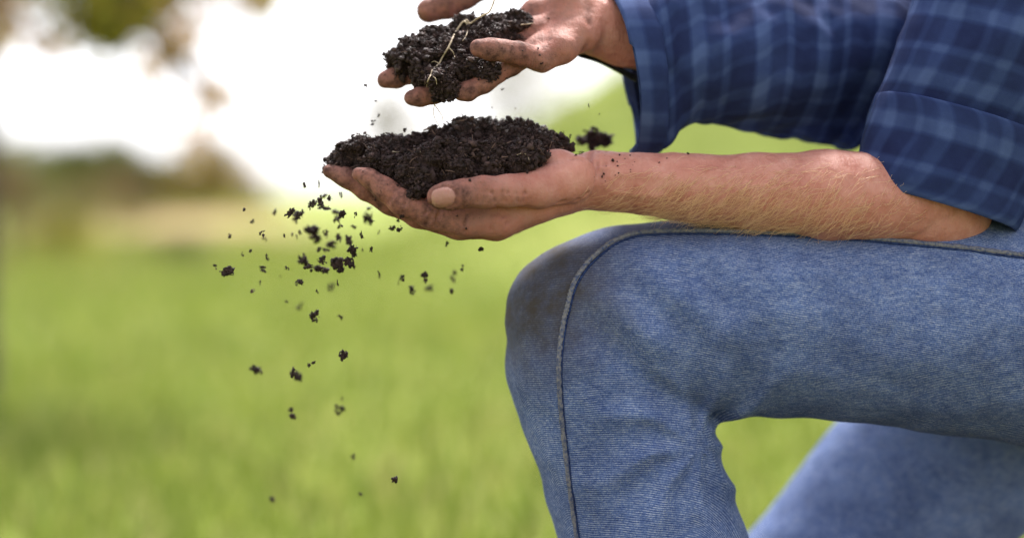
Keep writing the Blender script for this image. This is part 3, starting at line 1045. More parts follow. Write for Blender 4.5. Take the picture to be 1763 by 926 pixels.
tag(jeans, 'faded blue denim jeans, muddy over the bent knee')
bvh_jeans = BVHTree.FromPolygons([tuple(q) for q in vj.tolist()], qj.tolist())


def on(bvh, px, py, lift=0.0):
    o_, dr = ray(px, py)
    hit, nor, _i, _d = bvh.ray_cast(o_, dr)
    if hit is None:
        return None, None
    if nor.dot(dr) > 0:
        nor = -nor
    return np.array(hit) + np.array(nor) * lift, np.array(nor)


sm = spline([(1005, 990), (985, 860), (968, 720), (963, 630), (970, 560), (977, 530), (984, 502), (992, 482), (1008, 458), (1030, 436), (1058, 416), (1090, 404), (1130, 400), (1200, 399), (1300, 401), (1450, 408), (1640, 425), (1760, 440), (1900, 452)], 250)
sp = [on(bvh_jeans, a, b, 0.0009)[0] for a, b in sm]
sp = np.array([q for q in sp if q is not None])
for _ in range(6):
    sp[1:-1] = (sp[:-2] + 2 * sp[1:-1] + sp[2:]) / 4
rad = 0.0019 + 0.0003 * np.sin(np.arange(len(sp)) * 1.9)
v, f = tube(sp, rad, 8)
so = link('side_seam', mesh('side_seam', v, f), M['seam'], jeans)
dk = np.array([q for q in (on(bvh_jeans, a + 3.5, b + 4.5, 0.0002)[0] for a, b in sm) if q is not None])  # thin navy line painting the shadow below the raised seam
for _ in range(4):
    dk[1:-1] = (dk[:-2] + 2 * dk[1:-1] + dk[2:]) / 4
v, f = tube(dk, np.full(len(dk), 0.0010), 6)
link('seam_shadow', mesh('seam_shadow', v, f), M['seam_shade'], jeans)

# ---- boots
def boot(an, toe, heel_z, up):
    f_ = Field(np.minimum(an, toe) - 0.09, np.maximum(an, toe) + 0.10, 0.005)
    an, toe = np.asarray(an, float), np.asarray(toe, float)
    f_.cone(an + (0.01, 0, -0.02), toe, 0.046, 0.038, 0.02).cone(an, an + up, 0.046, 0.050, 0.02)
    v_, q_ = f_.mesh()
    return v_, q_


v, q = boot(AN_L + (0.005, 0, -0.03), (0.085, 0.06, 0.045), 0, np.array((-0.005, 0, 0.09)))
v[:, 2] = np.maximum(v[:, 2], 0.022)
bo = keep(link('boot', mesh('boot', v, q), M['leather']), person)
f_ = Field((0.02, -0.02, -0.012), (0.32, 0.14, 0.05), 0.004)
f_.cone((0.085, 0.06, 0.014), (0.24, 0.065, 0.014), 0.044, 0.042, 0.01)
v, q = f_.mesh()
v[:, 2] = np.clip(v[:, 2], 0.001, 0.026)
keep(link('sole', mesh('sole', v, q), M['rubber']), bo)
v, q = boot(AN_R, (0.80, 0.33, 0.05), 0, np.array((-0.08, 0, 0.0)))
v[:, 2] = np.maximum(v[:, 2], 0.004)
bo = keep(link('boot', mesh('boot', v, q), M['leather']), person)
f_ = Field((0.74, 0.24, -0.01), (0.90, 0.42, 0.16), 0.004)
f_.cone((0.815, 0.33, 0.035), (0.80, 0.33, 0.10), 0.042, 0.036, 0.01, ((1, 0, 0), 0.7))
v, q = f_.mesh()
v[:, 2] = np.maximum(v[:, 2], 0.003)
keep(link('sole', mesh('sole', v, q), M['rubber']), bo)


# ---- shirt: lofted cloth with real thickness
def loft(rings, nseg=96, nlen=None, wr=None, post=None):
    """rings: (centre, half-axis vector A, half-axis vector B); returns a mesh with uv in metres"""
    arr = np.array([np.concatenate([c, a, b]) for c, a, b in rings])
    nlen = nlen or 12 * len(rings)
    s_ = spline(arr, nlen)
    ang = np.linspace(0, 2 * math.pi, nseg + 1)
    V = s_[:, None, 0:3] + np.cos(ang)[None, :, None] * s_[:, None, 3:6] + np.sin(ang)[None, :, None] * s_[:, None, 6:9]
    if wr:
        nrm = np.cos(ang)[None, :, None] * s_[:, None, 3:6] + np.sin(ang)[None, :, None] * s_[:, None, 6:9]
        nrm = nrm / (np.linalg.norm(nrm, axis=2, keepdims=True) + 1e-9)
        V = V + nrm * wr(V, np.linspace(0, 1, nlen)[:, None], ang[None, :])[..., None]
    if post:
        V[..., 0] += post(np.linspace(0, 1, nlen)[:, None], ang[None, :])
    V[:, -1] = V[:, 0]
    du = np.concatenate([[0], np.cumsum(np.linalg.norm(np.diff(s_[:, :3], axis=0), axis=1))])
    dv = np.concatenate([np.zeros((nlen, 1)), np.cumsum(np.linalg.norm(np.diff(V, axis=1), axis=2), axis=1)], 1)
    idx = np.arange(nlen * (nseg + 1)).reshape(nlen, nseg + 1)
    F = np.stack([idx[:-1, :-1], idx[1:, :-1], idx[1:, 1:], idx[:-1, 1:]], -1).reshape(-1, 4)
    me = mesh('cloth', V.reshape(-1, 3), F)
    uvv = np.stack([np.repeat(du[:, None], nseg + 1, 1), dv], -1).reshape(-1, 2)
    uv = me.uv_layers.new(name='UVMap')
    uv.data.foreach_set('uv', uvv[F.ravel()].astype(np.float32).ravel())
    return me


def cloth(name, me, parent, thick=0.0012, mat=None):
    o = link(name, me, mat or M['plaid'])
    keep(o, parent)
    md = o.modifiers.new('thickness', 'SOLIDIFY')
    md.thickness, md.offset = thick, -1
    return o


def E(px, py, ycm, hpx, dcm, tilt=0.0):
    """sleeve ring: centre at a photo pixel, half height in pixels, half depth in cm"""
    return P(px, py, ycm / 100), np.array((tilt * hpx * S, 0, hpx * S)), np.array((0, dcm / 100, 0))


wr_t = lambda V, u, a: 0.004 * fbm(V * np.array((1, 1, 0.5)), 0.09, 3, 31)
torso = loft([
    (np.array((0.635, 0.19, 0.50)), np.array((0.155, 0, 0.0)), np.array((0, 0.195, 0))),
    (np.array((0.625, 0.19, 0.58)), np.array((0.150, 0, 0.01)), np.array((0, 0.190, 0))),
    (np.array((0.612, 0.195, 0.70)), np.array((0.142, 0, 0.02)), np.array((0, 0.190, 0))),
    (np.array((0.598, 0.20, 0.83)), np.array((0.128, 0, 0.03)), np.array((0, 0.195, 0))),
    (np.array((0.580, 0.20, 0.92)), np.array((0.102, 0, 0.03)), np.array((0, 0.180, 0))),
    (np.array((0.562, 0.20, 0.965)), np.array((0.075, 0, 0.02)), np.array((0, 0.115, 0))),
    (np.array((0.548, 0.20, 0.985)), np.array((0.062, 0, 0.012)), np.array((0, 0.066, 0))),
], 120, 90, wr_t)
shirt = cloth('shirt', torso, person)
tag(shirt, 'blue plaid long-sleeved shirt with loose cuffs')
colr = loft([(np.array((0.548, 0.20, 0.982)), np.array((0.066, 0, 0.012)), np.array((0, 0.070, 0))),
             (np.array((0.542, 0.20, 1.005)), np.array((0.064, 0, 0.015)), np.array((0, 0.068, 0))),
             (np.array((0.545, 0.20, 1.002)), np.array((0.072, 0, 0.014)), np.array((0, 0.076, 0))),
             (np.array((0.552, 0.20, 0.972)), np.array((0.086, 0, 0.012)), np.array((0, 0.092, 0)))], 60, 24)
cloth('collar', colr, shirt)


def folds(V, u, a):
    f1 = 0.0042 * np.sin(a * 3 + 9 * u + 1.0) * np.clip(u * 6, 0.25, 1)
    f2 = 0.0065 * fbm(V * np.array((1.0, 1, 0.8)), 0.045, 3, 41) * np.clip(u * 8, 0.3, 1)
    return f1 + f2


# right sleeve: wide unbuttoned cuff hanging open round the wrist
rs = [
    (P(1068, 122, .074), np.array((0.0105, 0, -0.0600)), np.array((-0.0060, 0.050, 0))),
    (P(1098, 118, .077), np.array((0.0085, 0, -0.0600)), np.array((-0.0050, 0.051, 0))),
    (P(1132, 108, .081), np.array((0.0060, 0, -0.0600)), np.array((-0.003, 0.053, 0))),
    (P(1160, 90, .086), np.array((0.0040, 0, -0.0590)), np.array((0, 0.056, 0))),
    (P(1215, 84, .094), np.array((0.000, 0, -0.0570)), np.array((0, 0.058, 0))),
    (P(1330, 92, .112), np.array((-0.004, 0, -0.060)), np.array((0, 0.060, 0))),
    (P(1460, 108, .142), np.array((-0.012, 0, -0.062)), np.array((0, 0.060, 0))),
    (ELB_R + (0.004, 0.0, 0.006), np.array((-0.042, 0, -0.050)), np.array((0, 0.060, 0))),
    (ELB_R * 0.6 + SH_R * 0.4 + (0, 0, 0.01), np.array((-0.066, 0, -0.012)), np.array((0.015, 0.064, -0.02))),
    (SH_R + (0.01, -0.01, -0.01), np.array((-0.072, 0, 0.018)), np.array((0.02, 0.050, -0.045))),
    (SH_R + (0.01, -0.06, 0.0), np.array((-0.074, 0, 0.02)), np.array((0.02, 0.03, -0.07))),
]
slv = cloth('sleeve', loft(rs, 140, 170, folds, lambda u, a: 0.022 * np.maximum(0, np.sin(a)) ** 0.7 * np.exp(-(u / 0.06) ** 2)), shirt)
tag(slv, 'loose blue plaid sleeve hanging open at the cuff')
# cuff: a doubled band with a turned edge
cf = []
for i, sc_ in enumerate((0.975, 1.0, 1.0, 1.0, 0.985)):
    cf.append((P((1070, 1064, 1084, 1106, 1112)[i], 121 - i * 1.2, .074 + .0012 * i), np.array((0.0110 - 0.0010 * i, 0, -0.0622)) * sc_, np.array((-0.0062, 0.0525, 0)) * sc_))
cuff = cloth('cuff', loft(cf, 120, 40, lambda V, u, a: 0.0012 * np.sin(a * 3 + 1.2) + 0.0018 * fbm(V, 0.03, 2, 41), lambda u, a: 0.022 * np.maximum(0, np.sin(a)) ** 0.7 + 0 * u), slv, 0.0022)
# far rim of the undone cuff below the wrist, its shade painted black
pl = spline([P(978, 84, .080), P(1000, 94, .079), P(1030, 103, .077), P(1060, 117, .074), P(1095, 136, .070)], 24)
Vp, Fp = [], []
for i, c in enumerate(pl):
    hw = 0.0017 * math.sin(min(1, (i + 1) / 7) * math.pi / 2) + 0.0004
    Vp += [c + (0, -0.004, hw), c + (0, 0.006, hw + 0.001), c + (0, 0.006, -hw), c + (0, -0.004, -hw)]
for i in range(len(pl) - 1):
    for j in range(4):
        Fp.append((4 * i + j, 4 * i + (j + 1) % 4, 4 * i + 4 + (j + 1) % 4, 4 * i + 4 + j))
Fp += [(0, 1, 2, 3), tuple(4 * len(pl) - 4 + j for j in (3, 2, 1, 0))]
iv = keep(link('far_cuff_rim', mesh('far_cuff_rim', Vp, Fp), M['shaded_cloth']), slv)
tag(iv, 'shade-dark far rim of the undone cuff under the wrist')

# left sleeve rolled above the elbow
dirL = SH_L - ELB_L
dirL = dirL / np.linalg.norm(dirL)
perp = np.cross(dirL, (0, 1, 0))
perp /= np.linalg.norm(perp)
ls = []
for t_, ra in ((0.06, 0.056), (0.2, 0.059), (0.5, 0.063), (0.8, 0.068), (1.0, 0.072)):
    c = ELB_L + (SH_L - ELB_L) * t_
    ls.append((c, perp * ra, np.array((0, ra * 0.92, 0))))
ls.append((SH_L + (0.012, 0.06, 0.0), perp * 0.074, np.array((0.02, 0.055, -0.03))))
sl2 = cloth('sleeve', loft(ls, 110, 90, lambda V, u, a: 0.005 * fbm(V, 0.05, 3, 51) + 0.003 * np.sin(a * 2 + u * 14)), shirt)
tag(sl2, 'blue plaid sleeve rolled up above the elbow')
rl = []
for i, (t_, ra) in enumerate(((0.01, 0.054), (-0.01, 0.061), (0.05, 0.064), (0.14, 0.065), (0.18, 0.063), (0.17, 0.058))):
    rl.append((ELB_L + (SH_L - ELB_L) * t_, perp * ra, np.array((0, ra * 0.92, 0))))
cloth('rolled_cuff', loft(rl, 100, 40, lambda V, u, a: 0.0025 * fbm(V, 0.03, 2, 55)), sl2, 0.002)

# ------------------------------------------------------------------ soil
ICO_V, ICO_F = None, None


def ico():
    t = (1 + 5 ** 0.5) / 2
    v = np.array([(-1, t, 0), (1, t, 0), (-1, -t, 0), (1, -t, 0), (0, -1, t), (0, 1, t), (0, -1, -t), (0, 1, -t), (t, 0, -1), (t, 0, 1), (-t, 0, -1), (-t, 0, 1)], float)
    v /= np.linalg.norm(v[0])
    f = np.array([(0, 11, 5), (0, 5, 1), (0, 1, 7), (0, 7, 10), (0, 10, 11), (1, 5, 9), (5, 11, 4), (11, 10, 2), (10, 7, 6), (7, 1, 8), (3, 9, 4), (3, 4, 2), (3, 2, 6), (3, 6, 8), (3, 8, 9), (4, 9, 5), (2, 4, 11), (6, 2, 10), (8, 6, 7), (9, 8, 1)])
    return v, f


ICO_V, ICO_F = ico()


def rand_rot(r, n):
    q = r.normal(0, 1, (n, 4))
    q /= np.linalg.norm(q, axis=1)[:, None]
    w, x, y, z = q.T
    return np.stack([1 - 2 * (y * y + z * z), 2 * (x * y - z * w), 2 * (x * z + y * w), 2 * (x * y + z * w), 1 - 2 * (x * x + z * z), 2 * (y * z - x * w),
                     2 * (x * z - y * w), 2 * (y * z + x * w), 1 - 2 * (x * x + y * y)], 1).reshape(n, 3, 3)


def lumps(centres, sizes, seed, aniso=0.35, rough=0.22):
    r = np.random.default_rng(seed)
    n = len(centres)
    V = ICO_V[None] * (1 + rough * r.normal(0, 1, (n, 12, 1)))
    V = V * np.exp(r.normal(0, aniso, (n, 1, 3))) * sizes[:, None, None]
    V = np.einsum('nij,nkj->nki', rand_rot(r, n), V) + centres[:, None]
    F = ICO_F[None] + 12 * np.arange(n)[:, None, None]
    return V.reshape(-1, 3), F.reshape(-1, 3)


def soil_heap(name, label, balls, lo, hi, seed, n_crumb, n_fibre, k=0.012, hmm=0.0010, amp=1.0):
    f_ = Field(lo, hi, hmm)
    for b in balls:
        c, rr = J(*b)
        f_.ball(c, rr, k)
    f_.displace(lambda p: amp * (0.0036 * fbm(p, 0.022, 2, seed) + 0.0070 * (np.abs(fbm(p, 0.0110, 2, seed + 5)) - 0.3) + 0.0026 * (np.abs(fbm(p, 0.0042, 2, seed + 9)) - 0.3)), 0.014)
    v_, q_ = f_.mesh()
    c0 = v_.mean(0)
    t = empty(name, (c0[0], c0[1], v_[:, 2].min()))
    tag(t, label, 'soil')
    keep(link('soil_body', mesh('soil_body', v_, q_), M['soil']), t)
    r = np.random.default_rng(seed)
    nrm = np.array([0.0, -0.35, 0.55])
    pick = v_[r.integers(0, len(v_), n_crumb)]
    sz = 0.00036 * np.exp(r.gamma(1.4, 0.36, n_crumb))
    sz = np.minimum(sz, 0.0021)
    pick = pick + r.normal(0, 0.0009, pick.shape) + (pick - c0) / (np.linalg.norm(pick - c0, axis=1)[:, None] + 1e-9) * (sz[:, None] * r.uniform(-0.3, 0.9, (n_crumb, 1)))
    lit = r.random(n_crumb) < 0.22  # lit specks painted as paler crumbs, scattered at random
    for nm, msk, mt in (('crumbs', ~lit, M['soil']), ('lit_crumbs', lit, M['soil_lit'])):
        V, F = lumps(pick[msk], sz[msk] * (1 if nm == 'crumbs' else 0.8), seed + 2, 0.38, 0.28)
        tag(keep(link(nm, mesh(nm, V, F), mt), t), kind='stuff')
    # plant fibres and shreds
    V, F = [], []
    for _ in range(n_fibre):
        p0 = v_[r.integers(0, len(v_))]
        L = r.uniform(0.003, 0.012)
        dr = r.normal(0, 1, 3) * np.array((1, 0.6, 0.6)); dr /= np.linalg.norm(dr)
        bend = r.normal(0, 0.35, 3)
        up = (p0 - c0) / np.linalg.norm(p0 - c0)
        pp = [p0 + up * 0.0016 + dr * L * s_ + bend * L * s_ * s_ for s_ in (-0.5, -0.17, 0.17, 0.5)]
        rr = r.uniform(0.00016, 0.0005)
        a, b = tube(pp, [rr * 0.7, rr, rr, rr * 0.5], 4)
        o_ = len(V)
        V += a
        F += [tuple(i + o_ for i in g) for g in b]
    tag(keep(link('fibres', mesh('fibres', V, F), M['fibre']), t), kind='stuff')
    return t, v_, q_


low_balls = [(570, 285, 3.0, 9), (590, 279, 3.0, 14), (596, 288, 3.4, 10), (617, 273, 2.8, 21), (655, 270, 3, 27), (700, 265, 3.5, 31), (750, 257, 4, 34), (800, 250, 4.4, 39), (850, 252, 4.2, 38),
             (900, 254, 3.8, 37), (938, 254, 3.4, 27), (962, 250, 4.4, 18), (690, 260, 6, 22), (760, 251, 6.5, 26), (845, 245, 6.5, 31), (920, 248, 6, 26),
             (640, 284, 1.4, 14), (672, 290, 1.0, 20), (705, 300, 0.6, 24), (728, 312, 0.0, 20), (735, 290, 0.2, 26), (775, 280, 0.2, 26), (815, 276, 0.4, 26), (855, 276, 0.4, 26),
             (892, 274, 0.2, 26), (915, 276, -0.2, 18), (722, 328, -0.6, 9), (800, 292, -1.2, 10), (850, 292, -1.2, 11), (900, 288, -1.2, 11)]
mound, mv, mq = soil_heap('soil_mound', 'dark crumbly soil mound heaped on the level open palm', low_balls, P(535, 350, 0) * np.array((1, 0, 1)) + np.array((0, -0.035, 0)),
                          P(1010, 175, 0) * np.array((1, 0, 1)) + np.array((0, 0.12, 0)), 100, 46000, 260)
up_balls = [(692, 98, 4.6, 18), (712, 88, 4.6, 24), (748, 72, 5.0, 25), (800, 52, 5.6, 27), (846, 46, 5.6, 25), (880, 44, 5.4, 21), (892, 52, 4.8, 15), (704, 112, 4.4, 20), (735, 104, 3.6, 28),
            (780, 92, 3.4, 30), (820, 78, 3.8, 27), (860, 64, 4.0, 23), (756, 124, 2.4, 24), (796, 116, 2.1, 21), (830, 119, 1.6, 15), (844, 126, 1.3, 8), (742, 140, 1.9, 15), (760, 146, 1.2, 15),
            (724, 130, 2.6, 15), (700, 132, 3.4, 9), (772, 154, 0.9, 8)]
handful, uv_, uq_ = soil_heap('soil_handful', 'loose dark soil sliding off the tilted upper hand, pale root through it', up_balls, P(650, 200, 0) * np.array((1, 0, 1)) + np.array((0, -0.02, 0)),
                              P(935, -10, 0) * np.array((1, 0, 1)) + np.array((0, 0.095, 0)), 200, 26000, 120, 0.010)
bvh_low = BVHTree.FromPolygons([tuple(q) for q in mv.tolist()], mq.tolist())
bvh_up = BVHTree.FromPolygons([tuple(q) for q in uv_.tolist()], uq_.tolist())

# bark chips lying on the mound
for cx, cy, lp, wp, ang, yy in ((792, 212, 26, 7, 10, 5.5), (838, 205, 20, 6, 12, 6.2), (780, 208, 9, 6, 30, 5.6), (735, 223, 14, 4, -8, 6), (705, 264, 18, 4, 12, 0.6), (858, 222, 14, 5, -35, 3), (895, 236, 12, 5, 50, 2), (670, 244, 10, 5, 20, 3), (905, 212, 8, 5, 40, 6)):
    c = P(cx, cy, yy / 100)
    h_, _n = on(bvh_low, cx, cy)
    if h_ is not None:
        c = h_ + _n * 0.0012
    r = np.random.default_rng(cx)
    a = math.radians(ang)
    ux, uz = np.array((math.cos(a), r.normal(0, .2), math.sin(a))), np.array((-math.sin(a), 0.3, math.cos(a)))
    uy = np.cross(ux, uz)
    V, F = [], []
    for i, s_ in enumerate(np.linspace(-0.5, 0.5, 6)):
        tap = (1 - abs(2 * s_) ** 3 * 0.7)
        for j in range(6):
            q = 2 * math.pi * j / 6
            V.append(c + ux * lp * S * s_ + (uz * math.cos(q) * wp * S * 0.5 + uy * math.sin(q) * wp * S * 0.22) * tap * (1 + 0.25 * r.normal()) + uz * 0.001 * math.sin(s_ * 4))
    for i in range(5):
        for j in range(6):
            F.append((i * 6 + j, i * 6 + (j + 1) % 6, (i + 1) * 6 + (j + 1) % 6, (i + 1) * 6 + j))
    F += [tuple(range(6))[::-1], tuple(30 + j for j in range(6))]
    keep(link('bark_chip', mesh('bark_chip', V, F, False), M['chip']), mound)


def surf_line(bvh, pts, lift, default_y):
    out, last = [], default_y
    for a, b in spline(pts, 10 * len(pts)):
        h_, n_ = on(bvh, a, b, 0.0)
        if h_ is not None:
            last = h_[1] - lift
        out.append((a, b, last))
    out = np.array(out)
    raw = out[:, 2] + lift * 0.5
    for _ in range(12):
        out[1:-1, 2] = (out[:-2, 2] + 2 * out[1:-1, 2] + out[2:, 2]) / 4
    out[:, 2] = np.minimum(out[:, 2], raw)
    for _ in range(2):
        out[1:-1, 2] = (out[:-2, 2] + 2 * out[1:-1, 2] + out[2:, 2]) / 4
    return np.array([P(a, b, y_) for a, b, y_ in out])


# little pale roots in the mound
for pts_ in ([(928, 228), (935, 222), (942, 219)], [(890, 267), (900, 264), (908, 268), (911, 276)], [(914, 254), (921, 258), (919, 266), (912, 270)], [(948, 238), (954, 241), (960, 245)], [(675, 261), (686, 262), (700, 262)], [(712, 258), (720, 256), (724, 262)]):
    q = surf_line(bvh_low, pts_, 0.002, 0.02)
    v, f = tube(q, np.linspace(0.0004, 0.0002, len(q)), 5)
    keep(link('rootlet', mesh('rootlet', v, f), M['root']), mound)

# the long pale root hanging through the upper handful
rt = empty('root', P(757, 218, 0.01))
tag(rt, 'long thin pale root hanging down through the upper handful of soil', 'root')
mainl = [(854, -14), (850, 4), (843, 20), (833, 26), (821, 33), (809, 41), (798, 38), (791, 46), (785, 55), (780, 65), (772, 82), (766, 92), (761, 100), (756, 110), (746, 119), (742, 129), (737, 139), (735, 149), (740, 160), (745, 170), (748, 179), (746, 193), (750, 207), (757, 218)]
q = surf_line(bvh_up, mainl, 0.0062, 0.02)
v, f = tube(q, np.interp(np.linspace(0, 1, len(q)), [0, 0.35, 0.7, 0.8, 1], [0.00066, 0.0007, 0.00058, 0.00045, 0.0003]), 6)
keep(link('main_root', mesh('main_root', v, f), M['root']), rt)
for pts_ in ([(800, 36), (805, 46), (804, 58), (800, 66), (796, 71)], [(748, 180), (755, 190), (762, 203), (758, 213)], [(897, 43), (908, 42), (920, 40)], [(809, 41), (803, 34), (800, 36)], [(772, 82), (780, 90), (783, 99)], [(756, 110), (748, 106), (741, 108)], [(742, 129), (750, 136), (752, 146)]):
    q = surf_line(bvh_up, pts_, 0.0062, 0.012)
    v, f = tube(q, np.linspace(0.0005, 0.0002, len(q)), 5)
    keep(link('side_root', mesh('side_root', v, f), M['root']), rt)

# ------------------------------------------------------------------ soil clods in the air and on the skin
def clod_mesh(seed, w_, h_, dp):
    """a ragged clod of many crumbs fused into one lump"""
    r = np.random.default_rng(seed)
    big = max(w_, h_)
    if big < 0.0035:
        V, F = lumps(np.zeros((2, 3)) + r.normal(0, 0.2, (2, 3)), np.array((0.55, 0.42)), seed, 0.25, 0.25)
    else:
        n_ = int(24 + big * 5000)
        sub = r.normal(0, 0.42, (3, 3))
        c = sub[r.choice(3, n_, p=(0.55, 0.28, 0.17))] + r.normal(0, 0.23, (n_, 3))
        V, F = lumps(c, r.uniform(0.07, 0.24, n_), seed, 0.4, 0.25)
    V = V / np.abs(V).max(0) * np.array((w_, dp, h_)) * 0.5
    return mesh('soil_clod', V, F)


Z7 = 4.408
fall = [(720, 85, 22, 38), (835, 75, 10, 60), (1005, 160, 24, 40), (805, 215, 80, 80), (850, 245, 40, 35), (897, 258, 45, 24), (955, 298, 60, 62), (1015, 293, 46, 62), (510, 280, 38, 46),
        (618, 272, 60, 80), (693, 303, 58, 56), (657, 330, 36, 74), (785, 435, 84, 120), (872, 455, 46, 46), (980, 370, 48, 58), (1012, 396, 20, 20), (1095, 398, 34, 24), (1208, 328, 50, 78),
        (1242, 362, 28, 28), (1215, 258, 30, 24), (1465, 315, 60, 55), (1383, 396, 46, 44), (1450, 403, 38, 48), (1290, 432, 16, 36), (1428, 350, 24, 22), (408, 455, 38, 40), (425, 495, 30, 30),
        (325, 360, 24, 30), (270, 268, 18, 22), (157, 473, 20, 38), (252, 610, 18, 36), (317, 587, 18, 36), (428, 615, 22, 42), (442, 650, 18, 30), (405, 728, 36, 46), (595, 720, 28, 34),
        (695, 436, 22, 34), (665, 470, 14, 34), (628, 455, 12, 22), (572, 470, 12, 28), (985, 465, 40, 70), (938, 527, 72, 50), (1050, 497, 48, 80), (1158, 465, 22, 50), (1225, 575, 24, 40),
        (1090, 575, 58, 76), (1062, 650, 60, 86), (1108, 692, 34, 40), (965, 675, 76, 100), (712, 655, 56, 78), (752, 706, 48, 44), (845, 712, 96, 56), (866, 650, 58, 50), (832, 582, 36, 46),
        (886, 585, 40, 36), (108, 738, 108, 62), (45, 706, 20, 36), (680, 832, 46, 50), (935, 842, 34, 62), (905, 872, 8, 58), (978, 842, 12, 60), (820, 892, 18, 28), (1295, 765, 12, 38),
        (1468, 785, 20, 40), (1438, 820, 8, 30), (1550, 880, 48, 50), (875, 157, 34, 34), (916, 180, 28, 34), (1105, 305, 24, 38), (540, 782, 8, 26), (388, 822, 10, 34), (1165, 575, 8, 30)]
fall = [(360 + a / Z7, 300 + b / Z7, c / Z7, d_ / Z7) for a, b, c, d_ in fall]
fall += [(771, 420, 6, 7), (803, 396, 9, 9), (828, 430, 7, 7), (740, 498, 11, 11), (732, 477, 10, 15), (782, 478, 9, 18), (797, 463, 6, 10), (692, 478, 7, 9), (653, 472, 4, 8), (776, 499, 6, 10)]
# a few more on their way down below
rr = np.random.default_rng(5)
fall += [(rr.normal(590, 75), rr.uniform(520, 900), s_, s_ * 1.25) for s_ in rr.uniform(4, 15, 16)]
high = [(630, 147, 10, 9), (647, 173, 5, 5), (641, 211, 13, 11), (652, 199, 6, 7), (698, 224, 9, 9), (864, 154, 10, 5), (888, 186, 4, 4), (847, 185, 4, 4), (1013, 181, 4, 11), (983, 235, 7, 9), (1032, 197, 3, 4)]


def size_word(a, b):
    m_ = max(a, b)
    return 'tiny' if m_ < 6 else 'small' if m_ < 11 else 'lumpy' if m_ < 17 else 'big ragged'


for i, (a, b, w_, h_) in enumerate(fall):
    r = np.random.default_rng(900 + i)
    yy = float(np.clip(r.normal(0.03, 0.06), -0.07, 0.17))
    sc_ = S * (yy + D) / D
    o = link('soil_clod', clod_mesh(i, 1.7 * w_ * sc_, 1.55 * h_ * sc_, 0.8 * min(w_, h_) * sc_ + 0.0005), M['soil'])
    o.location = P(a, b, yy)
    lab = size_word(w_, h_)
    shape = ' flake' if h_ > 2.2 * w_ else ' clod' if lab in ('lumpy', 'big ragged') else ' crumb'
    if w_ > 22 and a < 400:
        tag(o, 'wide dark soil clod falling alone far from the other clods', 'soil clod')
    else:
        tag(o, f'{lab} dark soil{shape} falling through the air below the lower hand', 'soil clod', f'{lab}{shape}s falling below the lower hand')
for i, (a, b, w_, h_) in enumerate(high):
    yy = 0.02 + 0.01 * (i % 4)
    o = link('soil_clod', clod_mesh(300 + i, w_ * S, h_ * S, 0.8 * min(w_, h_) * S), M['soil'])
    o.location = P(a, b, yy)
    tag(o, 'small soil crumb in the air between the upper hand and the mound', 'soil clod', 'crumbs dropping from the upper hand')
for i, (a, b, w_, h_, yy, lab) in enumerate(((1024, 241, 64, 40, 0.12, 'broad dark soil clump in mid-air behind the wrist'), (995, 240, 13, 18, 0.12, 'small soil lump beside the broad clump behind the wrist'))):
    k_ = (yy + D) / FPX
    o = link('soil_clod', clod_mesh(403 + i, 1.15 * w_ * k_, 1.2 * h_ * k_, h_ * k_), M['soil'])
    o.location = P(a, b, yy)
    tag(o, lab, 'soil clod')
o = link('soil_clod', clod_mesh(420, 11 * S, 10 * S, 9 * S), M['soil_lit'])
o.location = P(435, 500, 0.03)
tag(o, 'paler brown soil clod falling low, apart from the dark ones', 'soil clod')


def sits(lst, bvh, label, group, seed):
    for i, (a, b, w_, h_) in enumerate(lst):
        h3, n3 = on(bvh, a, b)
        for _ in range(8):
            if h3 is None:
                b += 2
                h3, n3 = on(bvh, a, b)
        if h3 is None:
            continue
        o_ = link('soil_crumb', clod_mesh(seed + i, w_ * S, h_ * S, min(w_, h_) * S), M['soil'])
        o_.location = h3 + n3 * min(w_, h_) * S * 0.3
        if w_ >= 14:
            tag(o_, 'biggest soil crumb on the bare wrist, beside the mound', 'soil crumb')
        elif w_ * h_ > 44 and seed == 500:
            tag(o_, 'larger dark soil crumb stuck to the bare wrist and forearm', 'soil crumb', 'larger crumbs on the forearm')
        else:
            tag(o_, label, 'soil crumb', group)


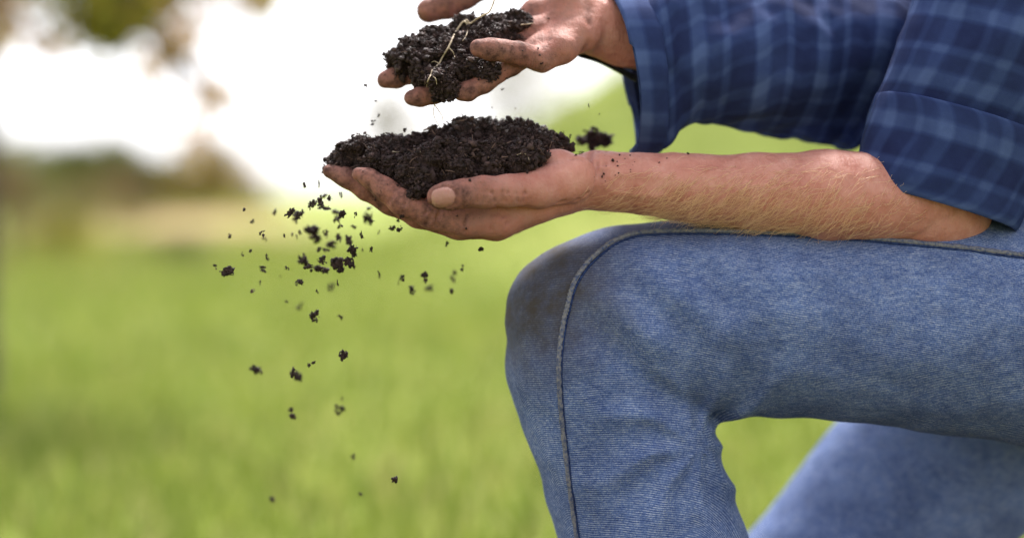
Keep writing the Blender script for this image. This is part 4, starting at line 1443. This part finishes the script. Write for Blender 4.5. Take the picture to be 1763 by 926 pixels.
Z5 = 3.858
arm = [(747, 338, 28, 30), (783, 343, 14, 13), (786, 370, 18, 18), (790, 415, 14, 17), (768, 432, 10, 8), (797, 300, 13, 16), (833, 323, 10, 9), (868, 303, 12, 13), (897, 345, 8, 7), (870, 395, 9, 8), (870, 409, 8, 8),
       (695, 422, 16, 20), (678, 440, 16, 22), (709, 374, 8, 8), (703, 470, 8, 8), (700, 301, 6, 6), (1058, 350, 15, 15), (1112, 321, 11, 10), (1257, 293, 30, 20), (885, 365, 6, 6), (628, 445, 7, 7), (540, 266, 62, 34), (505, 262, 26, 16)]
sits([(860 + a / Z5, 190 + b / Z5, c / Z5, d_ / Z5) for a, b, c, d_ in arm], bvh_body, 'small dark soil crumb stuck to the bare wrist and forearm', 'crumbs on the forearm', 500)
Z4 = 3.858
hnd = [(1035, 467, 22, 26), (330, 404, 11, 10), (558, 500, 30, 18), (630, 570, 30, 30), (185, 372, 28, 30), (490, 494, 9, 8), (410, 590, 12, 34), (952, 700, 22, 20), (1015, 785, 18, 22), (590, 695, 40, 34), (240, 515, 10, 12)]
sits([(540 + a / Z4, 190 + b / Z4, c / Z4, d_ / Z4) for a, b, c, d_ in hnd], bvh_body, 'dark soil crumb stuck to the lower hand', 'crumbs on the lower hand', 540)
Z3 = 2.938
uph = [(960, 250, 14, 16), (978, 318, 26, 18), (965, 280, 14, 12), (1010, 97, 18, 10), (340, 340, 10, 8), (185, 380, 9, 9), (800, 395, 20, 12), (880, 258, 10, 10), (230, 400, 9, 8)]
sits([(600 + a / Z3, b / Z3, c / Z3, d_ / Z3) for a, b, c, d_ in uph], bvh_right, 'dark soil crumb stuck to the upper hand', 'crumbs on the upper hand', 570)
Z6 = 4.64
kne = [(780, 224, 12, 10), (838, 210, 10, 9), (870, 215, 9, 8), (938, 196, 10, 9), (963, 190, 13, 12), (1028, 186, 11, 9), (430, 374, 14, 10), (160, 625, 14, 8)]
sits([(840 + a / Z6, 350 + b / Z6 + 1.5, c / Z6, d_ / Z6) for a, b, c, d_ in kne], bvh_jeans, 'tiny soil crumb lying on the jeans knee', 'crumbs on the knee', 600)
